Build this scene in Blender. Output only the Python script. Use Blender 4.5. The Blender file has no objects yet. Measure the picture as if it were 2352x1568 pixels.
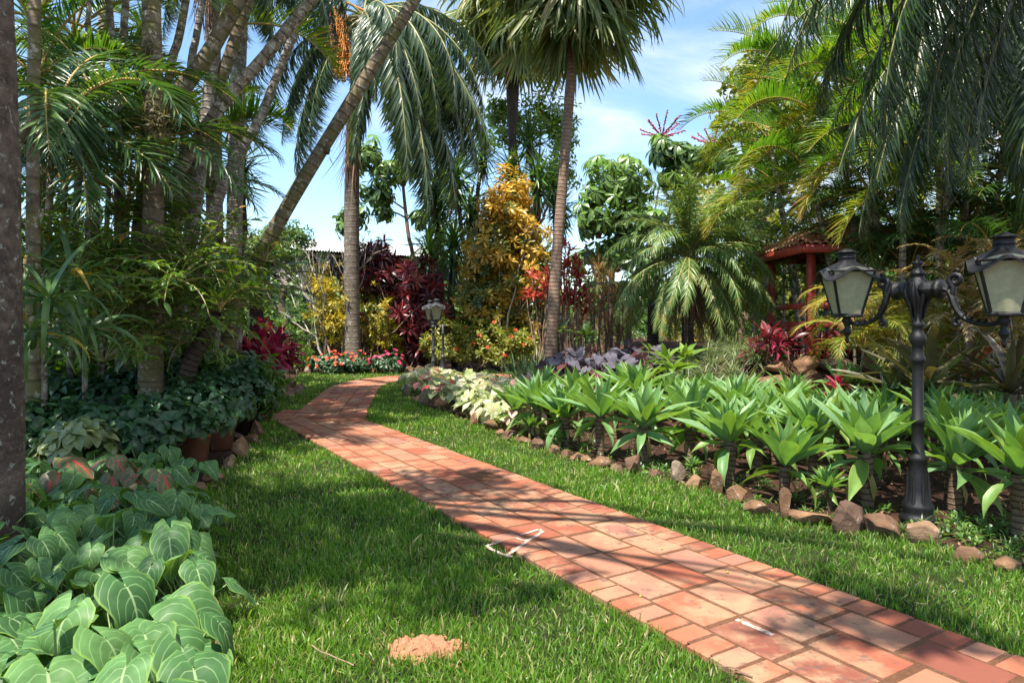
import bpy, math, random
import numpy as np
random.seed(11)
rng = np.random.default_rng(11)
C = bpy.context.scene.collection
FPX, CXU, HYU, CAMH = 1568.0, 1176.0, 740.0, 1.6
pi = math.pi
UP = np.array([0., 0., 1.])

def P(u, v, Y):
    return np.array([(u-CXU)/FPX*Y, Y, CAMH-(v-HYU)/FPX*Y])
def G(u, v, z=0.0):
    Y = FPX*(CAMH-z)/(v-HYU)
    return np.array([(u-CXU)/FPX*Y, Y, z])
def sstep(a, b, x):
    t = np.clip((x-a)/(b-a), 0, 1)
    return t*t*(3-2*t)
def terrain(x, y):
    h = 1.0*sstep(10.45, 10.95, y)*sstep(3.2, 4.2, x)
    h = h+0.55*sstep(9.6, 13.5, y)*sstep(1.0, 3.4, x)*(1-sstep(3.2, 4.2, x))
    h = h+0.35*sstep(8.5, 10.3, y)*sstep(2.6, 5.0, x)*(1-sstep(10.45, 10.95, y))
    return h

# ------------------------------------------------------------------ mesh builder
class MB:
    def __init__(s):
        s.V, s.F, s.UV, s.T, s.M, s.n = [], [], [], [], [], 0
    def add(s, V, F, UV=None, T=0.5, m=0):
        V = np.asarray(V, float).reshape(-1, 3); F = np.asarray(F, int).reshape(-1, 4)
        s.V.append(V); s.F.append(F+s.n)
        s.UV.append(np.zeros((len(V), 2)) if UV is None else np.asarray(UV, float))
        s.T.append(np.full(len(V), T) if np.isscalar(T) else np.asarray(T, float))
        s.M.append(np.full(len(F), m, int)); s.n += len(V)
    def place(s, tm, pos, R, sc, tint, m=0):
        V, F, UV = tm
        N = len(pos)
        if N == 0: return
        sc = np.broadcast_to(np.asarray(sc, float), (N,))
        tint = np.broadcast_to(np.asarray(tint, float), (N,))
        W = np.einsum('nij,vj->nvi', R, V)*sc[:, None, None]+pos[:, None, :]
        nv = len(V)
        Fi = (F[None]+(np.arange(N)*nv)[:, None, None]).reshape(-1, 4)
        s.add(W.reshape(-1, 3), Fi, np.tile(UV, (N, 1)), np.repeat(tint, nv), m)
    def place_many(s, tms, pos, R, sc, tint, m=0):
        N = len(pos)
        k = rng.integers(0, len(tms), N)
        sc = np.broadcast_to(np.asarray(sc, float), (N,)); tint = np.broadcast_to(np.asarray(tint, float), (N,))
        for i, t in enumerate(tms):
            q = k == i
            s.place(t, pos[q], R[q], sc[q], tint[q], m)
    def tube(s, pts, rad, seg=8, T=0.5, m=0, wob=0.0):
        pts = np.asarray(pts, float); n = len(pts)
        rad = np.broadcast_to(np.asarray(rad, float), (n,)).copy()
        tan = np.gradient(pts, axis=0); tan /= np.linalg.norm(tan, axis=1)[:, None]+1e-9
        ref = np.array([0.31, 0.95, 0.05]) if abs(tan[0][2]) > .6 else UP
        x = np.cross(tan, ref); x /= np.linalg.norm(x, axis=1)[:, None]+1e-9
        z = np.cross(x, tan)
        a = np.linspace(0, 2*pi, seg+1)
        ln = np.concatenate([[0], np.cumsum(np.linalg.norm(np.diff(pts, axis=0), axis=1))])
        rr = rad[:, None]*(1+wob*rng.standard_normal((n, seg+1)))
        rr[:, -1] = rr[:, 0]
        V = pts[:, None]+rr[..., None]*(np.cos(a)[None, :, None]*x[:, None]+np.sin(a)[None, :, None]*z[:, None])
        UV = np.stack([np.broadcast_to(a/(2*pi), (n, seg+1)), np.broadcast_to(ln[:, None], (n, seg+1))], -1)
        s.add(V.reshape(-1, 3), grid_faces(n, seg+1), UV.reshape(-1, 2), T, m)
    def capped(s, pts, rad, seg=8, T=.5, m=0):
        pts = np.asarray(pts, float); rad = np.broadcast_to(np.asarray(rad, float), (len(pts),))
        d0 = pts[0]-pts[1]; d1 = pts[-1]-pts[-2]
        d0 = d0/np.linalg.norm(d0)*1e-4; d1 = d1/np.linalg.norm(d1)*1e-4
        s.tube(np.vstack([pts[0]+d0, pts, pts[-1]+d1]), np.concatenate([[1e-4], rad, [1e-4]]), seg, T, m)
    def lathe(s, prof, seg=20, c=(0, 0, 0), T=.5, m=0):
        prof = np.asarray(prof, float); a = np.linspace(0, 2*pi, seg+1); n = len(prof)
        V = np.stack([prof[:, None, 0]*np.cos(a), prof[:, None, 0]*np.sin(a), np.broadcast_to(prof[:, None, 1], (n, seg+1))], -1)+np.asarray(c, float)
        UV = np.stack([np.broadcast_to(a/(2*pi), (n, seg+1)), np.broadcast_to(prof[:, None, 1], (n, seg+1))], -1)
        s.add(V.reshape(-1, 3), grid_faces(n, seg+1)[:, ::-1], UV.reshape(-1, 2), T, m)
    def box(s, c, half, R=None, T=.5, m=0, bev=0.0):
        hx, hy, hz = half; b = bev
        # cube with chamfered top/bottom rings
        lay = [(-hz, b), (-hz+b, 0), (hz-b, 0), (hz, b)] if b > 0 else [(-hz, 0), (hz, 0)]
        V = []
        for z, i in lay:
            V += [(-hx+i, -hy+i, z), (hx-i, -hy+i, z), (hx-i, hy-i, z), (-hx+i, hy-i, z)]
        F = [(3, 2, 1, 0)]
        for k in range(len(lay)-1):
            o = 4*k
            for j in range(4): F.append((o+j, o+(j+1) % 4, o+4+(j+1) % 4, o+4+j))
        o = 4*(len(lay)-1); F.append((o, o+1, o+2, o+3))
        V = np.array(V)
        UV = V[:, :2].copy()
        if R is not None: V = V@np.asarray(R).T
        s.add(V+np.asarray(c, float), F, UV, T, m)
    def data(s, name, mats, smooth=True):
        V = np.concatenate(s.V); F = np.concatenate(s.F); UV = np.concatenate(s.UV); T = np.concatenate(s.T); M = np.concatenate(s.M)
        me = bpy.data.meshes.new(name)
        me.vertices.add(len(V)); me.vertices.foreach_set('co', V.astype(np.float32).ravel())
        me.loops.add(F.size); me.loops.foreach_set('vertex_index', F.astype(np.int32).ravel())
        me.polygons.add(len(F))
        me.polygons.foreach_set('loop_start', np.arange(0, F.size, 4, dtype=np.int32))
        me.polygons.foreach_set('loop_total', np.full(len(F), 4, np.int32))
        if not isinstance(mats, (list, tuple)): mats = [mats]
        for mm in mats: me.materials.append(mm)
        me.polygons.foreach_set('material_index', M.astype(np.int32))
        me.polygons.foreach_set('use_smooth', np.full(len(F), smooth, bool))
        uv = me.uv_layers.new(name='UVMap')
        uv.data.foreach_set('uv', UV[F.ravel()].astype(np.float32).ravel())
        at = me.attributes.new('tint', 'FLOAT', 'POINT'); at.data.foreach_set('value', T.astype(np.float32))
        me.update(calc_edges=True)
        return me
    def build(s, name, mats, parent=None, smooth=True, loc=None):
        return link(name, s.data(name, mats, smooth), parent, loc)

def grid_faces(n, m):
    i = np.arange(n-1)[:, None]*m+np.arange(m-1)[None]
    i = i.ravel()
    return np.stack([i, i+1, i+m+1, i+m], -1)
def link(name, me, parent=None, loc=None, rz=0, sc=1):
    o = bpy.data.objects.new(name, me); C.objects.link(o)
    if parent is not None: o.parent = parent
    if loc is not None: o.location = tuple(float(q) for q in loc)
    if rz: o.rotation_euler = (0, 0, float(rz))
    if sc != 1: o.scale = (float(sc),)*3
    return o
def tag(o, label=None, cat=None, group=None, kind=None):
    if label: o['label'] = label
    if cat: o['category'] = cat
    if group: o['group'] = group
    if kind: o['kind'] = kind
    return o
def thing(name, label, cat, loc=(0, 0, 0), rz=0, group=None, sc=1):
    o = link(name, None, None, loc, rz, sc); o.empty_display_size = .1
    return tag(o, label, cat, group)
def copy_tree(o, parent=None):
    c = o.copy(); C.objects.link(c); c.parent = parent
    for ch in list(o.children): copy_tree(ch, c)
    return c
ORD = 'first second third fourth fifth sixth seventh eighth ninth tenth eleventh twelfth thirteenth fourteenth fifteenth sixteenth seventeenth eighteenth nineteenth twentieth'.split()
ORD += ['twenty-'+w for w in ORD[:9]]+['thirtieth']+['thirty-'+w for w in ORD[:9]]+['fortieth']+['forty-'+w for w in ORD[:9]]

def frames(d, up):
    d = np.asarray(d, float); d = d/(np.linalg.norm(d, axis=-1, keepdims=True)+1e-9)
    up = np.broadcast_to(np.asarray(up, float), d.shape)
    x = np.cross(d, up); n = np.linalg.norm(x, axis=-1, keepdims=True)
    bad = (n < 1e-3)[..., 0]
    if bad.any():
        x = np.where(bad[..., None], np.array([1., 0, 0]), x); n = np.linalg.norm(x, axis=-1, keepdims=True)
    x = x/n; z = np.cross(x, d)
    return np.stack([x, d, z], -1)
def roll(R, a):
    c, s = np.cos(a)[:, None], np.sin(a)[:, None]
    x, y, z = R[..., 0], R[..., 1], R[..., 2]
    return np.stack([c*x+s*z, y, -s*x+c*z], -1)

PROF = {
 'lance': lambda t: np.sin(pi*np.clip(t, 0, 1)**.75)**.8,
 'strap': lambda t: np.clip(t*6+.45, 0, 1)*np.clip((1-t)*2.2, 0, 1)**.7,
 'ribbon': lambda t: np.clip(t*5+.3, 0, 1)*(1-t**2.2),
 'ovate': lambda t: np.sin(pi*np.clip(t, 0, 1)**.62)**.85,
 'obov': lambda t: np.sin(pi*np.clip(t, 0, 1)**1.35)**.8,
 'agave': lambda t: (.45+.55*np.sin(pi*np.clip(t/.95, 0, 1)**.95)**1.0)*np.clip((1-t)*2.6, 0, 1)**.75,
 'blade': lambda t: (1-t)**.6,
}
def leaf(L, W, nl=4, shape='lance', fold=.25, droop=.5, nw=2, wave=0., curl=1.0, twist=0., nwv=3):
    t = np.linspace(0, 1, nl+1); w = PROF[shape](t)*W/2
    w = np.maximum(w, W*.004)
    th = -droop*t**curl
    dy = np.cos(th); dz = np.sin(th)
    y = np.concatenate([[0], np.cumsum((dy[1:]+dy[:-1])/2)])*L/nl
    z = np.concatenate([[0], np.cumsum((dz[1:]+dz[:-1])/2)])*L/nl
    u = np.linspace(-1, 1, nw+1)
    X = u[None]*w[:, None]
    lift = fold*np.abs(X)+wave*w[:, None]*np.sin(t[:, None]*nwv*2*pi+np.sign(u)[None])*np.abs(u)[None]
    if twist:
        a = twist*t[:, None]; X, lift = X*np.cos(a)-lift*np.sin(a), X*np.sin(a)+lift*np.cos(a)
    Yv = y[:, None]-lift*np.sin(th)[:, None]; Zv = z[:, None]+lift*np.cos(th)[:, None]
    V = np.stack([X, Yv, Zv], -1).reshape(-1, 3)
    UV = np.stack([np.broadcast_to((u+1)/2, X.shape), np.broadcast_to(t[:, None], X.shape)], -1).reshape(-1, 2)
    return V, grid_faces(nl+1, nw+1), UV
def heart(L, W, nl=9, nw=6, notch=.22, droop=.9, fold=.25, wave=.05, sharp=.8, dome=.9):
    """heart leaf: petiole joins at the origin, lobes reach behind it"""
    t = np.linspace(0, 1, nl+1); u = np.linspace(-1, 1, nw+1)
    w = np.where(t < .3, np.sqrt(np.clip(1-((.3-t)/.3)**2, 0, 1))*.97+.03, np.cos((t-.3)/.7*pi/2)**sharp)*W/2
    w[0] = W*.17; w[-1] = W*.008
    X = u[None]*w[:, None]
    s = t[:, None]+notch*np.exp(-(u[None]/.38)**2)*(1-t[:, None])**2.2
    s = s-notch
    s0 = s*L
    k = droop/L
    back = np.minimum(s0, 0); fr = np.maximum(s0, 0)
    Yv = np.where(s0 > 0, np.sin(k*fr)/k, back*.95); Zv = np.where(s0 > 0, -(1-np.cos(k*fr))/k, back*.25)
    Zv = Zv+fold*np.abs(X)*(1-t[:, None])**.5-dome*(np.abs(X)**2)/W+wave*W*np.sin(t[:, None]*11+u[None]*2)*np.abs(u)[None]
    V = np.stack([X, Yv, Zv], -1).reshape(-1, 3)
    UV = np.stack([np.broadcast_to((u+1)/2, X.shape), np.broadcast_to(t[:, None], X.shape)], -1).reshape(-1, 2)
    return V, grid_faces(nl+1, nw+1), UV

def rosettes(mb, pos, axis, k, tms, el=(-.2, 1.3), sc=(.8, 1.1), tint=.5, tj=.15, r0=.02, m=0, rolls=.25, elj=.12, upw=None, inner=1.0):
    pos = np.atleast_2d(np.asarray(pos, float)); N = len(pos)
    axis = np.broadcast_to(np.asarray(axis, float), pos.shape); axis = axis/np.linalg.norm(axis, axis=1)[:, None]
    B = frames(axis, np.array([.13, .97, .2]))
    j = np.arange(k)
    az = j[None]*2.39996+rng.uniform(0, 6.28, (N, 1))+rng.normal(0, .2, (N, k))
    e = el[0]+(el[1]-el[0])*(j/(max(k-1, 1)))[None]+rng.normal(0, elj, (N, k))
    s = rng.uniform(sc[0], sc[1], (N, k))*(1-(1-inner)*(j/(max(k-1, 1)))[None])
    d = (np.cos(e)*np.cos(az))[..., None]*B[:, None, :, 0]+(np.cos(e)*np.sin(az))[..., None]*B[:, None, :, 2]+np.sin(e)[..., None]*B[:, None, :, 1]
    up = np.broadcast_to(axis[:, None], d.shape) if upw is None else np.broadcast_to(np.asarray(upw, float), d.shape)
    d = d.reshape(-1, 3)
    R = frames(d, up.reshape(-1, 3)+rng.normal(0, .05, d.shape))
    R = roll(R, rng.normal(0, rolls, len(d)))
    p = np.repeat(pos, k, 0)+d*r0
    tt = np.repeat(np.broadcast_to(np.asarray(tint, float), (N,)), k)+rng.normal(0, tj, N*k)
    mb.place_many(tms, p, R, s.ravel(), np.clip(tt, 0, 1), m)

def frond(mb, L, a0, a1, n, ll, lw, fwd=(.9, .35), grav=.5, vee=.25, pet=.12, pw=1.2, ldroop=.7, rad=.015, tint=.5, tj=.12, jit=.08, plum=0., tips=None, nl=4, shape='ribbon', m=0, mr=1, side=0., az0=0.):
    """one pinnate frond in local space, starts at origin, heads to +Y; gravity is -Z"""
    K = 26
    t = np.linspace(0, 1, K)
    a = a0+(a1-a0)*t**pw
    ya = np.concatenate([[0], np.cumsum((np.cos(a[1:])+np.cos(a[:-1]))/2)])*L/(K-1)
    za = np.concatenate([[0], np.cumsum((np.sin(a[1:])+np.sin(a[:-1]))/2)])*L/(K-1)
    xa = side*L*t**2
    pts = np.stack([xa, ya, za], -1)
    mb.tube(pts, rad*(1-.85*t)+.0015, 5, np.full(K*6, tint), mr)
    tl = pet+(1-pet)*np.linspace(0, 1, n)**.95
    tl = np.concatenate([tl, tl+.3*(1-pet)/n]); sgn = np.concatenate([-np.ones(n), np.ones(n)])
    tl = np.clip(tl, 0, 1)
    s = (tl-pet)/(1-pet)
    pos = np.stack([np.interp(tl, t, pts[:, i]) for i in range(3)], -1)
    al = np.interp(tl, t, a)
    tan = np.stack([np.zeros_like(al), np.cos(al), np.sin(al)], -1)
    nor = np.stack([np.zeros_like(al), -np.sin(al), np.cos(al)], -1)
    sd = sgn[:, None]*np.array([1., 0, 0])
    f = fwd[1]+(fwd[0]-fwd[1])*s          # angle cos-wise: more forward at tip
    f = np.clip(f+rng.normal(0, jit, len(f)), 0, 1.5)
    ve = vee+rng.normal(0, jit, len(f))+plum*rng.choice([-1, 0, 1], len(f))
    d = sd*np.cos(f)[:, None]+tan*np.sin(f)[:, None]+nor*ve[:, None]
    d[:, 2] -= grav*rng.uniform(.7, 1.2, len(f))
    R = frames(d, nor+rng.normal(0, .08, d.shape)+.3*UP)
    R = roll(R, rng.normal(0, .15, len(f)))
    prof = np.sin(pi*np.clip(s*.86+.1, 0, 1))**.55
    tms = [leaf(ll, lw, nl, shape, .35, ldroop*q, 2, twist=tw) for q, tw in ((.7, .2), (1., -.3), (1.35, .5))]
    mb.place_many(tms, pos, R, prof*rng.uniform(.85, 1.1, len(f)), np.clip(tint+rng.normal(0, tj, len(f))+(0 if tips is None else tips*s**3), 0, 1), m)

def wob_path(a, b, n=8, amp=.1, sag=0.):
    a, b = np.asarray(a, float), np.asarray(b, float)
    t = np.linspace(0, 1, n)[:, None]
    w = np.cumsum(rng.normal(0, 1, (n, 3)), 0); w = w-w[0]; w = w-(w[-1])*t
    return a+(b-a)*t+w*amp/ math.sqrt(n)-sag*np.array([0, 0, 1.])*np.sin(pi*t)
def smooth_path(pts, n=24):
    pts = np.asarray(pts, float); k = len(pts)
    out = []
    for tt in np.linspace(0, k-1-1e-6, n):
        i = int(tt); f = tt-i
        p0 = pts[max(i-1, 0)]; p1 = pts[i]; p2 = pts[i+1]; p3 = pts[min(i+2, k-1)]
        out.append(.5*((2*p1)+(-p0+p2)*f+(2*p0-5*p1+4*p2-p3)*f*f+(-p0+3*p1-3*p2+p3)*f**3))
    return np.array(out)
def inpoly(x, y, poly):
    poly = np.asarray(poly, float); r = np.zeros(len(x), bool)
    j = len(poly)-1
    for i in range(len(poly)):
        xi, yi = poly[i][:2]; xj, yj = poly[j][:2]
        c = ((yi > y) != (yj > y)) & (x < (xj-xi)*(y-yi)/(yj-yi+1e-12)+xi)
        r ^= c; j = i
    return r
def poisson(poly, r, n=4000, first=()):
    poly = np.asarray(poly)[:, :2]
    lo, hi = poly.min(0), poly.max(0)
    pts = [np.array(f[:2], float) for f in first]; nf = len(pts)
    q = rng.uniform(lo, hi, (n, 2)); q = q[inpoly(q[:, 0], q[:, 1], poly)]
    for c in q:
        if all((c[0]-p[0])**2+(c[1]-p[1])**2 > r*r for p in pts): pts.append(c)
    return np.array(pts[nf:]).reshape(-1, 2)
# ------------------------------------------------------------------ materials
def nt(name):
    m = bpy.data.materials.new(name); m.use_nodes = True
    t = m.node_tree; t.nodes.clear()
    out = t.nodes.new('ShaderNodeOutputMaterial')
    return m, t, out
def N(t, typ, **kw):
    n = t.nodes.new(typ)
    for k, v in kw.items():
        if k in ('operation', 'blend_type', 'data_type', 'attribute_name', 'attribute_type', 'wave_type', 'bands_direction', 'feature', 'distance', 'use_clamp', 'noise_dimensions', 'clamp'): setattr(n, k, v)
        else: n.inputs[k.replace('_', ' ')].default_value = v
    return n
def math_(t, op, a, b=None, c=None):
    n = t.nodes.new('ShaderNodeMath'); n.operation = op
    for i, q in enumerate((a, b, c)):
        if q is None: continue
        if isinstance(q, (int, float)): n.inputs[i].default_value = q
        else: t.links.new(q, n.inputs[i])
    return n.outputs[0]
def mixc(t, f, a, b, mode='MIX'):
    n = t.nodes.new('ShaderNodeMix'); n.data_type = 'RGBA'; n.blend_type = mode
    for i, q in ((0, f), (6, a), (7, b)):
        if isinstance(q, (int, float)): n.inputs[i].default_value = q
        elif isinstance(q, (tuple, list)): n.inputs[i].default_value = (*q[:3], 1)
        else: t.links.new(q, n.inputs[i])
    return n.outputs[2]
def ramp(t, fac, stops, interp='LINEAR'):
    n = t.nodes.new('ShaderNodeValToRGB'); n.color_ramp.interpolation = interp
    e = n.color_ramp.elements
    while len(e) > 1: e.remove(e[-1])
    e[0].position = stops[0][0]; e[0].color = (*stops[0][1], 1)
    for p, c in stops[1:]:
        x = e.new(p); x.color = (*c, 1)
    t.links.new(fac, n.inputs[0])
    return n.outputs[0]
def noise(t, scale, detail=3, vec=None, rough=.55, dist=0.):
    n = t.nodes.new('ShaderNodeTexNoise'); n.inputs['Scale'].default_value = scale; n.inputs['Detail'].default_value = detail
    n.inputs['Roughness'].default_value = rough; n.inputs['Distortion'].default_value = dist
    if vec is None:
        vec = t.nodes.new('ShaderNodeTexCoord').outputs['Object']
    t.links.new(vec, n.inputs['Vector'])
    return n.outputs['Fac']
def smooth01(t, x, lo, hi):
    n = t.nodes.new('ShaderNodeMapRange'); n.interpolation_type = 'SMOOTHSTEP'
    n.inputs[1].default_value = lo; n.inputs[2].default_value = hi
    t.links.new(x, n.inputs[0]); return n.outputs[0]
def principled(t, col, rough=.5, spec=.5, metal=0., normal=None):
    b = t.nodes.new('ShaderNodeBsdfPrincipled')
    if isinstance(col, (tuple, list)): b.inputs['Base Color'].default_value = (*col, 1)
    else: t.links.new(col, b.inputs['Base Color'])
    if isinstance(rough, (int, float)): b.inputs['Roughness'].default_value = rough
    else: t.links.new(rough, b.inputs['Roughness'])
    b.inputs['Specular IOR Level'].default_value = spec; b.inputs['Metallic'].default_value = metal
    if normal is not None: t.links.new(normal, b.inputs['Normal'])
    return b
def bump(t, h, strength=.4, dist=.02):
    n = t.nodes.new('ShaderNodeBump'); n.inputs['Strength'].default_value = strength; n.inputs['Distance'].default_value = dist
    t.links.new(h, n.inputs['Height']); return n.outputs[0]
def tint_of(t, obj=.2):
    a = N(t, 'ShaderNodeAttribute', attribute_name='tint')
    r = t.nodes.new('ShaderNodeObjectInfo')
    return math_(t, 'ADD', a.outputs['Fac'], math_(t, 'MULTIPLY', math_(t, 'SUBTRACT', r.outputs['Random'], .5), obj))

def leaf_mat(name, stops, rough=.42, trans=.35, tmul=(1.5, 1.5, .55), mid=None, edge=None, vein=None, mott=.25, spec=.5, obj=.2, splash=None):
    m, t, out = nt(name)
    uv = t.nodes.new('ShaderNodeUVMap'); uv.uv_map = 'UVMap'
    sp = t.nodes.new('ShaderNodeSeparateXYZ'); t.links.new(uv.outputs[0], sp.inputs[0])
    ax = math_(t, 'ABSOLUTE', math_(t, 'SUBTRACT', sp.outputs[0], .5))
    col = ramp(t, tint_of(t, obj), stops)
    nz = noise(t, 9., 3)
    col = mixc(t, 1., col, ramp(t, nz, [(.3, (1-mott,)*3), (.7, (1+mott*.6,)*3)]), 'MULTIPLY')
    if splash:   # coloured patches on the blade: (colour, scale, lo, hi)
        s = noise(t, splash[1], 4, rough=.7)
        col = mixc(t, smooth01(t, s, splash[2], splash[3]), col, splash[0])
    if vein:     # (colour, freq, slope, width, strength)
        w = math_(t, 'FRACT', math_(t, 'MULTIPLY', math_(t, 'SUBTRACT', sp.outputs[1], math_(t, 'MULTIPLY', math_(t, 'POWER', ax, 1.25), vein[2])), vein[1]))
        w = math_(t, 'ABSOLUTE', math_(t, 'SUBTRACT', w, .5))
        f = math_(t, 'MULTIPLY', math_(t, 'SUBTRACT', 1., smooth01(t, w, 0., vein[3])), vein[4])
        col = mixc(t, f, col, vein[0])
    if mid:      # (colour, width, strength)
        f = math_(t, 'MULTIPLY', math_(t, 'SUBTRACT', 1., smooth01(t, ax, mid[1]*.3, mid[1])), mid[2])
        col = mixc(t, f, col, mid[0])
    if edge:
        f = math_(t, 'MULTIPLY', smooth01(t, ax, .5-edge[1], .5-edge[1]*.4), edge[2])
        col = mixc(t, f, col, edge[0])
    b = principled(t, col, rough, spec)
    tr = t.nodes.new('ShaderNodeBsdfTranslucent')
    t.links.new(mixc(t, 1., col, tmul, 'MULTIPLY'), tr.inputs[0])
    mx = t.nodes.new('ShaderNodeMixShader'); mx.inputs[0].default_value = trans
    t.links.new(b.outputs[0], mx.inputs[1]); t.links.new(tr.outputs[0], mx.inputs[2])
    t.links.new(mx.outputs[0], out.inputs[0])
    return m
def bark_mat(name, c1, c2, ring=None, lichen=None, moss=None, scale=6., bstr=.5, rough=.9, lsc=9.):
    """ring=(per metre, darkness); lichen=(colour, amount); moss=(colour, amount)"""
    m, t, out = nt(name)
    uv = t.nodes.new('ShaderNodeUVMap'); uv.uv_map = 'UVMap'
    sp = t.nodes.new('ShaderNodeSeparateXYZ'); t.links.new(uv.outputs[0], sp.inputs[0])
    n1 = noise(t, scale, 6, rough=.65)
    col = ramp(t, n1, [(.3, c1), (.7, c2)])
    h = noise(t, scale*4, 5, rough=.7)
    if ring:
        nn = noise(t, 3., 2)
        r = math_(t, 'FRACT', math_(t, 'MULTIPLY', math_(t, 'ADD', sp.outputs[1], math_(t, 'MULTIPLY', nn, .05)), ring[0]))
        rr = smooth01(t, math_(t, 'ABSOLUTE', math_(t, 'SUBTRACT', r, .5)), .30, .49)
        col = mixc(t, math_(t, 'MULTIPLY', rr, ring[1]), col, tuple(q*.35 for q in c1))
        h = math_(t, 'SUBTRACT', h, math_(t, 'MULTIPLY', rr, 1.2))
    if moss:
        f = smooth01(t, noise(t, 2.2, 5, rough=.7), 1-moss[1]-.06, 1-moss[1]+.06)
        col = mixc(t, math_(t, 'MULTIPLY', f, .85), col, moss[0])
    if lichen:
        f = smooth01(t, noise(t, lsc, 6, rough=.74, dist=.3), 1-lichen[1]-.03, 1-lichen[1]+.04)
        col = mixc(t, math_(t, 'MULTIPLY', f, .8), col, lichen[0])
    b = principled(t, col, rough, .25, normal=bump(t, h, bstr, .03))
    t.links.new(b.outputs[0], out.inputs[0])
    return m
def plain_mat(name, col, rough=.6, spec=.5, metal=0., var=.2, scale=12., bstr=.15):
    m, t, out = nt(name)
    nz = noise(t, scale, 5, rough=.65)
    c = mixc(t, 1., (col), ramp(t, nz, [(.3, (1-var,)*3), (.7, (1+var,)*3)]), 'MULTIPLY')
    b = principled(t, c, rough, spec, metal, bump(t, noise(t, scale*5, 4), bstr, .01))
    t.links.new(b.outputs[0], out.inputs[0]); return m

M = {}
g = lambda r, gg, b: (r, gg, b)
M['agave'] = leaf_mat('agave_leaf', [(0, g(.16, .25, .045)), (.45, g(.13, .26, .085)), (1, g(.19, .32, .17))], .42, .33, (1.5, 1.6, .4), edge=((.32, .42, .08), .06, .6), spec=.32, mott=.18, obj=.25)
M['agave_dry'] = leaf_mat('agave_dry_leaf', [(0, g(.30, .26, .07)), (1, g(.22, .15, .07))], .6, .3)
M['grass'] = leaf_mat('grass_blade', [(0, g(.055, .14, .015)), (.6, g(.135, .28, .03)), (.88, g(.25, .38, .055)), (1, g(.45, .42, .20))], .42, .48, (1.5, 1.5, .5), mott=.1, obj=0)
M['queen'] = leaf_mat('feather_palm_leaf', [(0, g(.03, .065, .03)), (.6, g(.075, .125, .06)), (1, g(.15, .18, .08))], .36, .25, spec=.6)
M['fan'] = leaf_mat('fan_palm_leaf', [(0, g(.05, .10, .03)), (.6, g(.14, .18, .06)), (.85, g(.25, .25, .11)), (1, g(.40, .31, .16))], .42, .38, spec=.5)
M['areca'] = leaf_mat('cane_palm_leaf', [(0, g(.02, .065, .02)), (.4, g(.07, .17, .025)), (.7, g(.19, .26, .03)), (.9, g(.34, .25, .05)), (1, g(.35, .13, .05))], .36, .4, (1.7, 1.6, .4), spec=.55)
M['arecadark'] = leaf_mat('shaded_palm_leaf', [(0, g(.018, .05, .022)), (.6, g(.05, .12, .035)), (.9, g(.11, .18, .035)), (1, g(.20, .17, .05))], .32, .33, (1.7, 1.6, .4), spec=.6)  # cane palm leaf again, with shade put into darker greens
M['overhang'] = leaf_mat('shaded_overhang_leaf', [(0, g(.012, .03, .012)), (.6, g(.03, .062, .022)), (.9, g(.07, .12, .03)), (1, g(.16, .15, .04))], .30, .30, (1.7, 1.6, .4), spec=.6)  # shade on the overhanging fronds is put into these near-black greens
M['rachis'] = plain_mat('frond_stalk', (.20, .19, .06), .5)
M['rachisy'] = plain_mat('yellow_frond_stalk', (.36, .25, .06), .5)
M['pygmy'] = leaf_mat('date_palm_leaf', [(0, g(.06, .13, .035)), (.6, g(.16, .26, .075)), (.9, g(.22, .27, .08)), (1, g(.42, .25, .07))], .36, .3, spec=.55)
M['cycad'] = leaf_mat('cycad_leaf', [(0, g(.02, .055, .03)), (1, g(.09, .15, .10))], .32, .15, spec=.6)
M['yucca'] = leaf_mat('yucca_leaf', [(0, g(.03, .075, .02)), (.6, g(.08, .17, .035)), (1, g(.13, .20, .05))], .38, .25)
M['dryleaf'] = leaf_mat('dry_hanging_leaf', [(0, g(.10, .045, .03)), (.5, g(.20, .11, .06)), (1, g(.30, .21, .12))], .7, .25, (1.2, 1., .7))
M['gold'] = leaf_mat('gold_croton_leaf', [(0, g(.035, .08, .015)), (.3, g(.12, .17, .025)), (.55, g(.42, .30, .035)), (1, g(.60, .37, .045))], .35, .35, (1.3, 1.1, .4), mid=((.5, .4, .08), .05, .5))
M['yellow'] = leaf_mat('yellow_croton_leaf', [(0, g(.05, .09, .015)), (.4, g(.17, .19, .025)), (1, g(.55, .42, .03))], .38, .35, (1.3, 1.2, .4))
M['wine'] = leaf_mat('burgundy_leaf', [(0, g(.05, .015, .02)), (.5, g(.20, .028, .035)), (.85, g(.42, .065, .055)), (1, g(.16, .20, .05))], .34, .3, (1.6, .7, .6), spec=.55)
M['ti'] = leaf_mat('red_cordyline_leaf', [(0, g(.06, .014, .028)), (.45, g(.22, .022, .055)), (.8, g(.48, .04, .12)), (1, g(.55, .10, .15))], .33, .35, (1.5, .6, .7), mid=((.5, .06, .14), .06, .6), spec=.55)
M['tiorange'] = leaf_mat('orange_red_leaf', [(0, g(.14, .02, .02)), (.6, g(.42, .045, .035)), (1, g(.50, .16, .07))], .36, .35, (1.4, .9, .6))
M['poin'] = leaf_mat('poinsettia_leaf', [(0, g(.014, .05, .020)), (.6, g(.028, .085, .032)), (1, g(.06, .13, .045))], .38, .28, (1.5, 1.6, .5), mid=((.10, .18, .07), .035, .6), vein=((.08, .15, .06), 7., 1.1, .10, .35), spec=.5, mott=.15)
M['poinpale'] = leaf_mat('pale_poinsettia_leaf', [(0, g(.10, .16, .05)), (1, g(.38, .40, .20))], .4, .3, mid=((.12, .22, .07), .05, .6), vein=((.10, .2, .06), 7., 1.1, .18, .5))
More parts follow.
